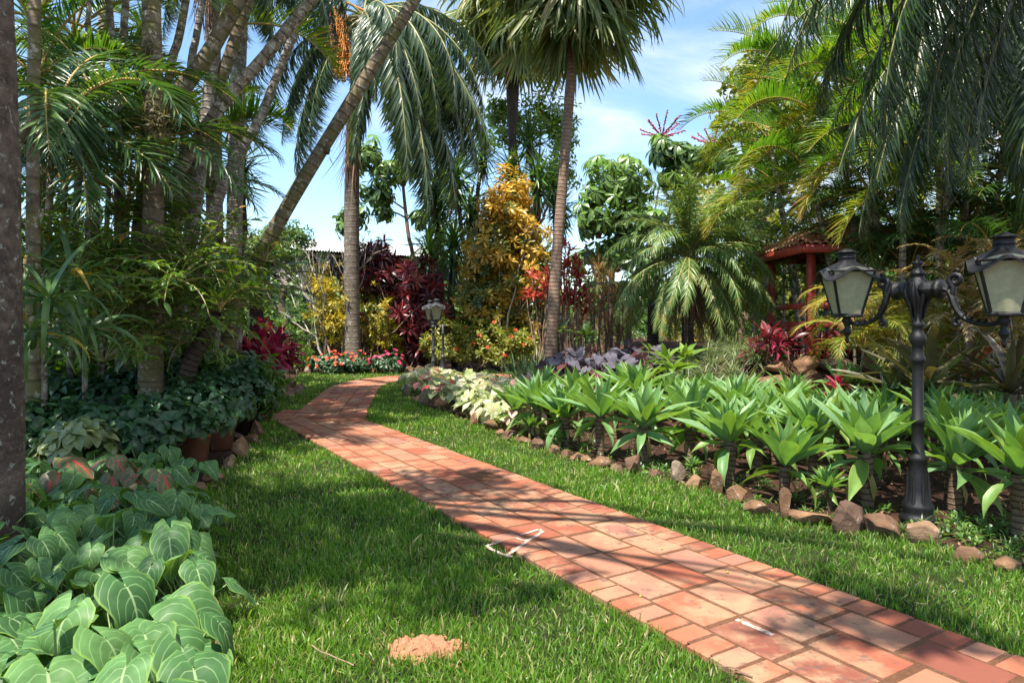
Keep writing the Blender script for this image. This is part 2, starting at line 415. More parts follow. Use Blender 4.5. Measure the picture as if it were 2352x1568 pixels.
M['heart'] = leaf_mat('heart_leaf', [(0, g(.04, .11, .035)), (.6, g(.075, .18, .055)), (1, g(.13, .26, .08))], .5, .3, (1.7, 1.6, .4), mid=((.33, .46, .22), .03, .8), vein=((.26, .40, .17), 5., 1.55, .10, .6), edge=((.20, .34, .06), .05, .6), spec=.3, mott=.35, obj=.1)
M['caladium'] = leaf_mat('caladium_leaf', [(0, g(.16, .24, .08)), (.3, g(.42, .46, .20)), (.55, g(.66, .64, .46)), (.75, g(.55, .33, .28)), (.9, g(.42, .06, .08)), (1, g(.5, .03, .06))], .42, .35, (1.2, 1.2, .8), mid=((.50, .12, .12), .05, .7), vein=((.14, .22, .07), 6., 1.3, .16, .4), edge=((.14, .24, .06), .08, .6), obj=0., splash=((.66, .64, .50), 16., .55, .66))
M['redcal'] = leaf_mat('red_veined_leaf', [(0, g(.06, .11, .04)), (1, g(.11, .17, .06))], .4, .3, mid=((.5, .05, .05), .08, .9), vein=((.5, .07, .07), 4., 1.3, .14, .8), splash=((.45, .16, .16), 40., .60, .64))
M['taro'] = leaf_mat('dark_taro_leaf', [(0, g(.03, .015, .02)), (.35, g(.12, .035, .025)), (.5, g(.07, .062, .082)), (1, g(.135, .125, .16))], .6, .2, (1.8, .7, .4), mid=((.15, .13, .17), .03, .5), vein=((.05, .04, .06), 5., 1.4, .12, .5), spec=.25)
M['scheff'] = leaf_mat('umbrella_tree_leaf', [(0, g(.035, .085, .025)), (.5, g(.10, .18, .055)), (.8, g(.16, .27, .055)), (1, g(.17, .36, .05))], .3, .3, (1.5, 1.6, .4), mid=((.22, .30, .10), .06, .5), spec=.6)
M['bush'] = leaf_mat('shrub_leaf', [(0, g(.03, .08, .018)), (.5, g(.08, .17, .032)), (1, g(.18, .28, .05))], .4, .33, (1.5, 1.5, .4))
M['lime'] = leaf_mat('lime_tree_leaf', [(0, g(.06, .10, .02)), (.5, g(.20, .24, .035)), (1, g(.38, .36, .06))], .42, .4, (1.3, 1.3, .4))
M['orchid'] = leaf_mat('orchid_leaf', [(0, g(.035, .10, .018)), (.6, g(.12, .23, .035)), (.92, g(.24, .34, .05)), (1, g(.45, .22, .04))], .38, .35, (1.6, 1.5, .4), mid=((.12, .2, .05), .03, .5))
M['strap'] = leaf_mat('strap_leaf', [(0, g(.035, .09, .025)), (.8, g(.09, .17, .04)), (1, g(.42, .26, .04))], .36, .33, (1.5, 1.5, .4), mid=((.13, .21, .06), .04, .5))
M['lirio'] = leaf_mat('striped_grass_leaf', [(0, g(.05, .09, .04)), (.6, g(.14, .20, .09)), (1, g(.42, .42, .24))], .4, .3, mid=((.45, .45, .28), .16, .35))
M['iris'] = leaf_mat('iris_leaf', [(0, g(.05, .11, .05)), (1, g(.16, .24, .11))], .4, .3)
M['draco'] = leaf_mat('dracaena_leaf', [(0, g(.09, .11, .04)), (.5, g(.32, .22, .10)), (1, g(.52, .26, .15))], .42, .3, (1.3, 1.1, .5))
M['brom'] = leaf_mat('bromeliad_leaf', [(0, g(.04, .035, .02)), (.5, g(.11, .10, .05)), (.8, g(.16, .20, .07)), (1, g(.30, .05, .05))], .36, .25, (1.3, 1.2, .5))
M['flame'] = leaf_mat('tan_frond_leaf', [(0, g(.16, .14, .05)), (.5, g(.40, .30, .13)), (1, g(.55, .32, .24))], .5, .3, (1.2, 1.1, .6))
M['imp'] = leaf_mat('impatiens_leaf', [(0, g(.02, .06, .02)), (1, g(.06, .13, .05))], .38, .25)
M['petr'] = leaf_mat('orange_red_petal', [(0, g(.65, .04, .02)), (1, g(.75, .12, .03))], .5, .35, (1.2, 1, .8), mott=.1)
M['petp'] = leaf_mat('pink_petal', [(0, g(.60, .02, .10)), (1, g(.75, .08, .22))], .5, .35, (1.2, 1, 1), mott=.1)
M['spike'] = leaf_mat('red_flower_spike', [(0, g(.28, .02, .05)), (1, g(.50, .05, .10))], .5, .2, (1.1, 1, 1), mott=.1)
M['fruit'] = plain_mat('palm_fruit', (.55, .20, .03), .5, .4, var=.35)
M['moss'] = leaf_mat('air_plant_leaf', [(0, g(.10, .08, .035)), (.5, g(.22, .19, .09)), (1, g(.30, .28, .13))], .8, .3, (1.2, 1.1, .7))
M['fern'] = leaf_mat('fern_leaf', [(0, g(.05, .13, .02)), (1, g(.16, .30, .04))], .45, .4)
M['stem'] = plain_mat('woody_stem', (.15, .10, .065), .85)
M['palestem'] = bark_mat('pale_branch', (.20, .17, .13), (.42, .38, .31), lichen=((.5, .49, .44), .45))
M['greenstem'] = plain_mat('green_leaf_stalk', (.14, .22, .06), .45)
M['canestem'] = plain_mat('orchid_cane', (.20, .19, .06), .5)
M['redstem'] = plain_mat('tan_cane_stem', (.24, .15, .10), .8, var=.3)
M['trunk_near'] = bark_mat('lichen_bark', (.055, .037, .028), (.20, .15, .12), lichen=((.36, .38, .32), .40), moss=((.05, .035, .03), .5), scale=9., bstr=.6, lsc=17.)
M['trunk_moss'] = bark_mat('mossy_bark', (.075, .056, .038), (.26, .20, .145), ring=(6, .4), lichen=((.36, .35, .29), .42), moss=((.13, .12, .045), .50))
M['trunk_cane'] = bark_mat('ringed_cane_bark', (.14, .105, .075), (.30, .25, .19), ring=(7, .55), lichen=((.46, .43, .37), .46), moss=((.07, .055, .035), .44))
M['trunk_pale'] = bark_mat('pale_lichen_bark', (.13, .105, .09), (.26, .22, .19), ring=(9, .3), lichen=((.42, .42, .38), .47))
M['trunk_queen'] = bark_mat('grey_palm_bark', (.085, .066, .05), (.20, .165, .13), ring=(5.5, .13), lichen=((.31, .30, .26), .42), moss=((.10, .085, .05), .45), scale=4., bstr=.22)
M['trunk_ring'] = bark_mat('finely_ringed_bark', (.20, .17, .14), (.36, .31, .26), ring=(11, .55), bstr=.5)
M['trunk_fan'] = bark_mat('brown_palm_bark', (.17, .105, .075), (.31, .215, .16), ring=(12, .42), lichen=((.42, .38, .32), .36), bstr=.5)
M['agavestem'] = bark_mat('ringed_brown_stem', (.09, .055, .035), (.21, .14, .09), ring=(22, .5), bstr=.7)
M['trunk_dark'] = bark_mat('dark_rough_bark', (.03, .022, .016), (.085, .062, .045), ring=(14, .5), bstr=.7)
M['iron'] = plain_mat('black_cast_iron', (.007, .007, .008), .48, .35, 0., .5, 30., .35)
M['irongrey'] = plain_mat('weathered_grey_iron', (.028, .028, .031), .5, .5, 0., .4, 30., .2)
M['redwood'] = plain_mat('red_painted_wood', (.30, .035, .02), .55, .4, 0., .3, 8., .2)
M['terracotta'] = plain_mat('terracotta', (.30, .12, .07), .8, .3)
M['darkpot'] = plain_mat('dark_plastic_pot', (.030, .020, .017), .5, .4)
M['steel'] = plain_mat('dark_steel_beam', (.02, .02, .022), .6)
M['fascia'] = plain_mat('pale_pink_fascia', (.45, .33, .27), .6)
def paint_mat():
    m, t, out = nt('worn_white_paint')
    f = smooth01(t, noise(t, 55., 4, rough=.75), .38, .56)
    b = principled(t, mixc(t, f, (.26, .14, .09), (.40, .35, .31)), .9, .2); t.links.new(b.outputs[0], out.inputs[0]); return m
M['paint'] = paint_mat()
M['sandclod'] = plain_mat('orange_sand', (.40, .19, .11), .95, .1, 0., .25, 60., .8)
M['bulb'] = plain_mat('frosted_bulb', (.8, .8, .78), .3)
M['seed'] = plain_mat('green_seed', (.30, .33, .06), .5)

def stone_mat():
    m, t, out = nt('brown_field_stone')
    n1 = noise(t, 4., 6, rough=.65); n2 = noise(t, 22., 5, rough=.7)
    ti = tint_of(t, .5)
    base = ramp(t, ti, [(0, (.10, .060, .042)), (.35, (.15, .082, .045)), (.7, (.22, .125, .068)), (1, (.21, .16, .115))])
    col = mixc(t, 1., base, ramp(t, n1, [(.25, (.55, .5, .48)), (.5, (1, 1, 1)), (.75, (1.5, 1.4, 1.25))]), 'MULTIPLY')
    f = smooth01(t, noise(t, 8., 6, rough=.75), .58, .64)
    col = mixc(t, math_(t, 'MULTIPLY', f, .65), col, (.38, .35, .31))
    f2 = smooth01(t, noise(t, 3., 4), .60, .70)
    col = mixc(t, math_(t, 'MULTIPLY', f2, .6), col, (.045, .04, .025))
    b = principled(t, col, .9, .25, normal=bump(t, math_(t, 'ADD', n1, math_(t, 'MULTIPLY', n2, .5)), .8, .03))
    t.links.new(b.outputs[0], out.inputs[0]); return m
M['stone'] = stone_mat()
def brick_mat():
    m, t, out = nt('fired_clay_brick')
    ti = tint_of(t, 0)
    n1 = noise(t, 5., 5, rough=.6); n2 = noise(t, 60., 4, rough=.7); n3 = noise(t, 14., 5, rough=.7)
    base = ramp(t, ti, [(0, (.16, .052, .034)), (.3, (.28, .080, .042)), (.6, (.31, .112, .060)), (.82, (.30, .145, .092)), (1, (.22, .080, .066))])
    n4 = noise(t, 1.1, 3)
    col = mixc(t, math_(t, 'MULTIPLY', math_(t, 'MULTIPLY', smooth01(t, n1, .40, .62), smooth01(t, n4, .36, .62)), .8), base, (.34, .215, .125))   # sand film
    col = mixc(t, math_(t, 'MULTIPLY', smooth01(t, math_(t, 'ADD', n3, math_(t, 'MULTIPLY', n4, .35)), .74, .84), .65), col, (.085, .06, .05))       # black wear
    col = mixc(t, math_(t, 'MULTIPLY', smooth01(t, n2, .60, .70), .5), col, (.14, .07, .05))       # pits
    b = principled(t, col, .85, .3, normal=bump(t, math_(t, 'ADD', n3, math_(t, 'MULTIPLY', n2, .7)), .45, .012))
    t.links.new(b.outputs[0], out.inputs[0]); return m
M['brick'] = brick_mat()
def soil_mat(name, c1, c2, c3, scale=3.):
    m, t, out = nt(name)
    n1 = noise(t, scale, 6, rough=.65); n2 = noise(t, scale*14, 5, rough=.75)
    col = ramp(t, n1, [(.3, c1), (.55, c2), (.75, c3)])
    col = mixc(t, .8, col, ramp(t, n2, [(.3, (.5,)*3), (.6, (1.1,)*3), (.75, (1.7, 1.6, 1.5))]), 'MULTIPLY')
    b = principled(t, col, .95, .15, normal=bump(t, n2, 1., .05))
    t.links.new(b.outputs[0], out.inputs[0]); return m
M['soil'] = soil_mat('red_brown_soil', (.035, .020, .014), (.085, .042, .028), (.16, .075, .05))
M['joint'] = soil_mat('sandy_joint', (.24, .105, .052), (.34, .165, .09), (.42, .24, .14), 5.)
M['turf'] = soil_mat('turf_soil', (.035, .05, .015), (.06, .075, .025), (.13, .11, .05), 6.)
def glass_mat():
    m, t, out = nt('frosted_lantern_glass')
    nz = noise(t, 60., 3); sp = noise(t, 18., 4)
    col = ramp(t, sp, [(.35, (.66, .65, .46)), (.7, (.80, .79, .60))])
    tr = N(t, 'ShaderNodeBsdfTranslucent'); t.links.new(col, tr.inputs[0])
    df = principled(t, col, .25, .5, normal=bump(t, nz, .3, .004))
    gl = t.nodes.new('ShaderNodeBsdfTransparent'); gl.inputs[0].default_value = (.85, .88, .74, 1)
    a = t.nodes.new('ShaderNodeMixShader'); a.inputs[0].default_value = .62
    t.links.new(df.outputs[0], a.inputs[1]); t.links.new(tr.outputs[0], a.inputs[2])
    b = t.nodes.new('ShaderNodeMixShader'); b.inputs[0].default_value = .16
    t.links.new(a.outputs[0], b.inputs[1]); t.links.new(gl.outputs[0], b.inputs[2])
    t.links.new(b.outputs[0], out.inputs[0]); return m
M['glass'] = glass_mat()
def metal_roof():
    m, t, out = nt('corrugated_sheet')
    n1 = noise(t, 1.2, 4)
    col = ramp(t, n1, [(.35, (.42, .43, .40)), (.7, (.60, .60, .56))])
    b = principled(t, col, .5, .4)
    tr = t.nodes.new('ShaderNodeBsdfTranslucent'); tr.inputs[0].default_value = (.30, .32, .25, 1)
    mx = t.nodes.new('ShaderNodeMixShader'); mx.inputs[0].default_value = .0
    t.links.new(b.outputs[0], mx.inputs[1]); t.links.new(tr.outputs[0], mx.inputs[2])
    t.links.new(mx.outputs[0], out.inputs[0]); return m
M['sheet'] = metal_roof()
M['sheetunder'] = plain_mat('shaded_sheet_underside', (.10, .11, .085), .7, .3, 0., .35, 2.)  # darker copy of the sheet, under-roof shade put into its colour
def tile_mat():
    m, t, out = nt('clay_roof_tile')
    n1 = noise(t, 5., 5, rough=.7)
    col = ramp(t, n1, [(.3, (.16, .07, .04)), (.5, (.38, .17, .09)), (.75, (.50, .30, .19))])
    b = principled(t, col, .85, .25, normal=bump(t, n1, .4, .02))
    t.links.new(b.outputs[0], out.inputs[0]); return m
M['tile'] = tile_mat()
# ------------------------------------------------------------------ camera, light, sky
sc = bpy.context.scene
cam = bpy.data.cameras.new('camera'); co = bpy.data.objects.new('camera', cam); C.objects.link(co)
cam.sensor_width = 36; cam.lens = 24; cam.clip_end = 2000; cam.clip_start = .05
co.location = (0, 0, CAMH); co.rotation_euler = (pi/2, 0, 0)
cam.shift_y = -(784-HYU)/2352
sc.camera = co
SUN = np.array([-.22, -.34, .91]); SUN /= np.linalg.norm(SUN)
sl = bpy.data.lights.new('sun', 'SUN'); sl.energy = 5.0; sl.angle = math.radians(.55); sl.color = (1, .93, .82)
so = bpy.data.objects.new('sun', sl); C.objects.link(so)
so.rotation_euler = (math.acos(SUN[2]), 0, math.atan2(SUN[1], SUN[0])+pi/2)
w = bpy.data.worlds.new('World'); sc.world = w; w.use_nodes = True
t = w.node_tree; t.nodes.clear()
wo = t.nodes.new('ShaderNodeOutputWorld'); bg = t.nodes.new('ShaderNodeBackground')
sky = t.nodes.new('ShaderNodeTexSky'); sky.sky_type = 'NISHITA'; sky.sun_disc = False
sky.sun_elevation = math.asin(SUN[2]); sky.sun_rotation = math.atan2(SUN[0], SUN[1])
sky.altitude = 300; sky.air_density = 1.1; sky.dust_density = .3; sky.ozone_density = 2.0
tc = t.nodes.new('ShaderNodeTexCoord')
mp = t.nodes.new('ShaderNodeMapping'); mp.inputs['Scale'].default_value = (1.0, 1.6, 4.5); mp.inputs['Rotation'].default_value = (.12, .16, .5)
t.links.new(tc.outputs['Generated'], mp.inputs[0])
n1 = noise(t, 1.7, 7, mp.outputs[0], .58, .6); n2 = noise(t, .8, 3, tc.outputs['Generated'], .5)
# cirrus: thicker towards +x and the upper sky, as in the photograph
sx = t.nodes.new('ShaderNodeSeparateXYZ'); t.links.new(tc.outputs['Generated'], sx.inputs[0])
dens = math_(t, 'ADD', math_(t, 'ADD', n1, math_(t, 'MULTIPLY', sx.outputs[0], .24)), math_(t, 'MULTIPLY', sx.outputs[2], .22))
cl = smooth01(t, math_(t, 'ADD', dens, math_(t, 'MULTIPLY', n2, .3)), .68, 1.04)
col = mixc(t, math_(t, 'MULTIPLY', cl, .88), mixc(t, 1., sky.outputs[0], (.88, .96, 1.0), 'MULTIPLY'), (4.6, 4.75, 4.9))
t.links.new(col, bg.inputs[0]); bg.inputs[1].default_value = .122
t.links.new(bg.outputs[0], wo.inputs[0])
sc.view_settings.view_transform = 'Standard'; sc.view_settings.look = 'None'; sc.view_settings.exposure = 1.28; sc.view_settings.gamma = 1
sc.cycles.max_bounces = 8; sc.cycles.transparent_max_bounces = 12; sc.cycles.transmission_bounces = 6; sc.cycles.diffuse_bounces = 4
sc.cycles.use_denoising = True

# ------------------------------------------------------------------ ground
xs = np.concatenate([[-600, -200, -80, -40, -25, -18, -14], np.linspace(-12, 14, 131), [17, 22, 30, 45, 80, 200, 600]])
ys = np.concatenate([[-80, -20, -8], np.linspace(-4, 24, 141), [26, 30, 36, 45, 60, 90, 150, 300, 900]])
X, Y = np.meshgrid(xs, ys)
hh = -.015+.012*np.sin(X*5.1+np.sin(Y*3.3))*np.sin(Y*4.3+X)
Z = terrain(X, Y)+hh
mb = MB(); mb.add(np.stack([X, Y, Z], -1).reshape(-1, 3), grid_faces(len(ys), len(xs)))
tag(mb.build('ground', M['soil']), kind='structure')

def sheet(name, poly, z, mat):
    me = bpy.data.meshes.new(name)
    me.from_pydata([(float(p[0]), float(p[1]), z) for p in poly], [], [list(range(len(poly)))])
    me.materials.append(mat)
    if me.polygons[0].normal.z < 0: me.flip_normals()
    return tag(link(name, me), kind='structure')
gp = lambda pts: [G(*p)[:2] for p in pts]
LB = gp([(500, 1590), (455, 1440), (430, 1250), (470, 1130), (535, 1050), (580, 992), (572, 968)])      # left bed edge, near to far
LB2 = gp([(600, 938), (640, 912), (688, 902), (672, 872), (690, 858)])                                    # cordyline bed edge
FB = gp([(700, 857), (800, 856), (960, 855), (1010, 858)])                                                # far flower bed
RB = gp([(1000, 876), (935, 905), (975, 935), (1100, 978), (1165, 1008), (1275, 1042), (1390, 1085), (1500, 1097), (1645, 1137), (1745, 1183), (1960, 1225), (2135, 1255), (2310, 1310)])
LAWN = [(-.85, 1.0)]+LB+[(-7.5, 10.6), (-7.5, 12.9)]+LB2+[(-9, 22)]+FB+[(3, 22.5)]+[(1.6, 18.8), (-.5, 19.3)]+RB+[(4.2, 3.0), (5.5, 1.0)]
sheet('lawn', LAWN, .012, M['turf'])
PD = np.array([-.5205, .854]); PN = np.array([.854, .5205]); PL0 = np.array([1.01, 3.03]); PW = 1.25
MAINC = np.array([PL0+PN*PW/2+PD*s for s in (-3.2, 9.05)])
LEFTC = np.array([(-3.15, 11.62), (-3.45, 11.57), (-4.3, 11.5), (-6, 11.7), (-9, 12.3)])
UPC = smooth_path([(-2.95, 10.95, 0), (-3.2, 12.3, 0), (-3.5, 14.4, 0), (-3.78, 16.4, 0), (-3.72, 18, 0), (-3.25, 19.2, 0), (-2.2, 19.9, 0), (-.6, 20.0, 0), (1.5, 19.6, 0)], 40)[:, :2]
def dist_poly(x, y, pl):
    d = np.full(np.shape(x), 1e9)
    for a, b in zip(pl[:-1], pl[1:]):
        ab = b-a; tt = np.clip(((x-a[0])*ab[0]+(y-a[1])*ab[1])/(ab@ab), 0, 1)
        d = np.minimum(d, np.hypot(x-a[0]-tt*ab[0], y-a[1]-tt*ab[1]))
    return d
def on_main(x, y, pad=0.):
    r = np.stack([x-PL0[0], y-PL0[1]], -1); a = r@PN; s = r@PD
    return (a > -pad) & (a < PW+pad) & (s < 9.05+pad)
def on_path(x, y, pad=0.):
    return on_main(x, y, pad) | (dist_poly(x, y, LEFTC) < .62+pad) | (dist_poly(x, y, UPC) < .60+pad)
def ribbon_sheet(mb, pl, half, z):
    pl = np.asarray(pl); tn = np.gradient(pl, axis=0); tn /= np.linalg.norm(tn, axis=1)[:, None]
    nn = np.stack([tn[:, 1], -tn[:, 0]], -1)
    V = np.stack([np.c_[pl-nn*half, np.full(len(pl), z)], np.c_[pl+nn*half, np.full(len(pl), z)]], 1).reshape(-1, 3)
    mb.add(V, grid_faces(len(pl), 2)[:, ::-1])
mb = MB()
ribbon_sheet(mb, np.linspace(MAINC[0], MAINC[1], 12), PW/2-.02, .0428)
ribbon_sheet(mb, LEFTC, .60, .0418); ribbon_sheet(mb, UPC, .58, .0408)
tag(mb.build('path_bed', M['joint']), kind='structure')

def brick(mb, c, tn, L, W, top):
    r = rng.normal(0, .008); cs, sn = math.cos(r), math.sin(r)
    tx = np.array([tn[0]*cs-tn[1]*sn, tn[0]*sn+tn[1]*cs])
    R = np.array([[tx[0], -tx[1], 0], [tx[1], tx[0], 0], [0, 0, 1]])
    k = rng.normal(0, .003, 2)
    mb.box((c[0]+k[0], c[1]+k[1], top-.03+rng.normal(0, .0010)), (L/2*rng.uniform(.975, 1.0), W/2*rng.uniform(.965, 1.0), .03), R, float(np.clip(rng.beta(1.3, 1.3), 0, 1)), 0, .008)
mb = MB()
def strip(pl, half, border, cols, cl, bl, keep, wide=.02):
    """bricks along a polyline: two edge courses of short bricks, long bricks between"""
    pl = np.asarray(pl); ln = np.concatenate([[0], np.cumsum(np.linalg.norm(np.diff(pl, axis=0), axis=1))])
    at = lambda s: np.array([np.interp(s, ln, pl[:, 0]), np.interp(s, ln, pl[:, 1])])
    def fr(s):
        d = at(min(s+.12, ln[-1]))-at(max(s-.12, 0)); d /= np.linalg.norm(d); return at(s), d, np.array([d[1], -d[0]])
    for sd in (-1, 1):
        s = .03
        while s < ln[-1]:
            l = bl*rng.uniform(.92, 1.08); c, d, n = fr(s+l/2); q = c+n*sd*(half-border/2)
            if keep(q): brick(mb, q, d, l, border, .046)
            s += l+rng.uniform(.008, .018)
    cw = (2*half-2*border)/cols
    for k in range(cols):
        s = rng.uniform(0, .2)
        while s < ln[-1]:
            l = cl*rng.uniform(.93, 1.07); c, d, n = fr(s+l/2); q = c+n*(-half+border+cw*(k+.5))
            if keep(q): brick(mb, q, d, l, cw-.016, .045)
            s += l+rng.uniform(.012, .030)
strip(MAINC, PW/2, .205, 3, .375, .135, lambda q: True)
strip(LEFTC, .62, .2, 3, .36, .12, lambda q: not on_main(q[0], q[1], .06))
strip(UPC, .60, .2, 3, .36, .12, lambda q: not on_main(q[0], q[1], .06) and (dist_poly(q[0], q[1], LEFTC) > .66 or q[0] > -3.12))
tag(mb.build('brick_path', M['brick'], smooth=False), kind='structure')

# painted marks on the bricks
def stroke(mb, pts, wd, z):
    q = np.array([G(*p, z)[:2] for p in pts]); q = smooth_path(np.c_[q, np.zeros(len(q))], len(q)*6)[:, :2]
    tn = np.gradient(q, axis=0); tn /= np.linalg.norm(tn, axis=1)[:, None]; nn = np.stack([tn[:, 1], -tn[:, 0]], -1)
    h = wd/2*rng.uniform(.75, 1.2, (len(q), 1))
    top = [np.c_[q-nn*h, np.full(len(q), z)], np.c_[q+nn*h, np.full(len(q), z)]]
    mb.add(np.stack(top, 1).reshape(-1, 3), grid_faces(len(q), 2)[:, ::-1])
K3 = lambda x, y: (1102.5+.3516*x, 1016.8+.3516*y)
mb = MB()
stroke(mb, [K3(150, 637), K3(95, 655), K3(48, 670), K3(90, 702)], .026, .0480)
stroke(mb, [K3(85, 695), K3(140, 722), K3(212, 742)], .030, .0483)
stroke(mb, [K3(178, 728), K3(240, 690), K3(300, 645), K3(360, 610), K3(412, 576)], .030, .0486)
stroke(mb, [K3(405, 582), K3(385, 563), K3(330, 580), K3(265, 600)], .026, .0489)
stroke(mb, [K3(238, 618), K3(280, 634), K3(315, 630)], .022, .0492)
tag(mb.build('painted_mark', M['paint'], smooth=False), 'white hand-painted crooked outline across the middle of the brick path', 'painted mark')
mb = MB(); stroke(mb, [K3(1675, 1150), K3(1780, 1195), K3(1915, 1252)], .034, .0480)
tag(mb.build('painted_stripe', M['paint'], smooth=False), 'short white paint stripe along a brick joint near the sunlit path end', 'painted mark')

# ------------------------------------------------------------------ grass
def grass_points(n):
    y = (2.0**-.5-rng.uniform(0, 1, n)*(2.0**-.5-22.5**-.5))**-2.0
    x = rng.uniform(-9, 5.6, n)
    return x, y
x, y = grass_points(760000)
k = inpoly(x, y, LAWN) & ~on_path(x, y, -.012) & (np.abs(x) < .80*y+.6)
x, y = x[k], y[k]
cl = np.sin(x*3.1+1.7*np.sin(y*2.3))*np.sin(y*2.9+np.sin(x*4.1))
keep = rng.uniform(0, 1, len(x)) < .78+.22*cl
sp = np.array([-.42, 3.30]); keep &= (np.hypot((x-sp[0])/.17, (y-sp[1])/.11) > 1) | (rng.uniform(0, 1, len(x)) < .30)
x, y, cl = x[keep], y[keep], cl[keep]
n = len(x)
az = rng.uniform(0, 2*pi, n); lean = np.abs(rng.normal(0, .75, n))
near_edge = on_path(x, y, .05)
hgt = rng.uniform(.032, .075, n)*(1+.18*cl)*np.where(near_edge, .8, 1)
tall = rng.uniform(0, 1, n) < .012; hgt[tall] *= 1.9
d = np.stack([np.sin(lean)*np.cos(az), np.sin(lean)*np.sin(az), np.cos(lean)], -1)
R = frames(d, np.stack([np.cos(az+rng.normal(0, 1, n)), np.sin(az), np.full(n, .2)], -1))
pos = np.stack([x, y, np.full(n, .012)], -1)
tn = np.clip(rng.normal(.45, .2, n)+.1*cl, 0, .93); tn[rng.uniform(0, 1, n) < .11] = 1.
mb = MB()
for lo, hi, wd in ((0, 5.5, .115), (5.5, 9.5, .18), (9.5, 99, .30)):
    q = (y >= lo) & (y < hi)
    tm = [leaf(1., wd, 3, 'ribbon', 0., dr, 1, twist=tw) for dr, tw in ((.5, .3), (1.0, -.4), (1.6, .2))]
    mb.place_many(tm, pos[q], R[q], hgt[q], tn[q])
print('grass blades', n)
tag(mb.build('grass', M['grass']), kind='stuff')

# bare sandy heap, clods and twig in the near lawn
def rock_mesh(seed, flat=.8, cuts=7, tall=1.0, n=7, rough=.06):
    r = np.random.default_rng(seed)
    a = np.linspace(-1, 1, n+1); V = []; F = []; o = 0
    for ax in range(3):
        for sg in (-1, 1):
            A, B = np.meshgrid(a, a); p = np.zeros((n+1, n+1, 3))
            p[..., ax] = sg; p[..., (ax+1) % 3] = A; p[..., (ax+2) % 3] = B
            p = p.reshape(-1, 3); f = grid_faces(n+1, n+1)
            if sg < 0: f = f[:, ::-1]
            V.append(p); F.append(f+o); o += len(p)
    V = np.concatenate(V); F = np.concatenate(F)
    V = V/np.linalg.norm(V, axis=1)[:, None]*(.72+.28*np.abs(V).max(1)/np.linalg.norm(V, axis=1))[:, None]
    for _ in range(cuts):
        nn = r.normal(0, 1, 3); nn /= np.linalg.norm(nn); dd = r.uniform(.42, .75)
        e = np.maximum(V@nn-dd, 0); V = V-e[:, None]*nn*.98
    k = r.uniform(2, 5, (6, 3)); ph = r.uniform(0, 6, 6)
    h = sum(np.sin(V@k[i]+ph[i]) for i in range(6))/6
    k2 = r.uniform(6, 12, (6, 3)); h2 = sum(np.sin(V@k2[i]+ph[i]) for i in range(6))/6
    V = V*(1+rough*2*h+rough*h2)[:, None]
    V = V*np.array([1, flat, tall])
    return V, F
def add_rock(mb, seed, c, s, **kw):
    V, F = rock_mesh(seed, **kw)
    a = rng.uniform(0, 6.28); R = np.array([[math.cos(a), -math.sin(a), 0], [math.sin(a), math.cos(a), 0], [0, 0, 1]])
    mb.add((V*np.asarray(s))@R.T+np.asarray(c), F, None, .5)
mb = MB()
a = np.linspace(-1, 1, 41); A, B = np.meshgrid(a, a); rr = np.hypot(A, B)
hz = .045*np.clip(1-rr**1.6, 0, 1)+.016*np.sin(A*7+2*B)*np.sin(B*9)*np.clip(1.1-rr, 0, 1)+.009*rng.normal(0, 1, A.shape)*np.clip(1-rr, 0, 1)
an = np.arctan2(B, A); lim = .72+.16*np.sin(an*3+1)+.13*np.sin(an*7)+.10*np.sin(an*12+2)
hz = np.where(rr > lim, -.03, hz+.022*np.sin(A*17+3*np.sin(B*9))*np.sin(B*15))
mb.add(np.stack([A*.24+sp[0], B*.15+sp[1], hz+.012], -1).reshape(-1, 3), grid_faces(41, 41))
for i in range(80):
    q = sp+rng.normal(0, 1, 2)*np.array([.15, .07]); s = rng.uniform(.004, .018)
    if i > 64: q = np.array(G(1040+rng.normal(0, 25), 1525+rng.normal(0, 12))[:2])
    add_rock(mb, i, (q[0], q[1], .02+s*.5), (s, s, s*.8), n=4)
tag(mb.build('sand_heap', M['sandclod']), 'small crumbly heap of orange sand dug up in the shaded lawn', 'sand heap')
mb = MB(); q0 = G(551+.3516*470, 1016.8+.3516*1318, .08); q1 = G(551+.3516*745, 1016.8+.3516*1452, .05)
mb.tube(wob_path(q0, q1, 8, .01), .0028, 5)
tag(mb.build('twig', M['redstem']), 'thin straight tan twig lying in the grass beside the sand heap', 'twig')
mb = MB(); mb.tube(smooth_path([G(*K3(1560, 1455), .055), G(*K3(1640, 1463), .06), G(*K3(1700, 1490), .055), G(*K3(1780, 1525), .055)], 12), .003, 5)
tag(mb.build('twig', M['stem']), 'curved grey twig lying on the edge bricks at the bottom of the path', 'twig')
for i, (cx, cy) in enumerate(((1190, 690), (1015, 578), (1618, 842), (1048, 998))):
    mb = MB(); mb.lathe([(.0005, -.006), (.006, -.004), (.0075, 0), (.006, .005), (.0005, .009)], 8, (0, 0, 0))
    o = mb.build('seed', M['seed'], loc=G(*K3(cx, cy), .053)); o.rotation_euler = (1.2, 0, i)
    tag(o, 'tiny green seed fallen on the brick path', 'seed', 'green seeds on the bricks')

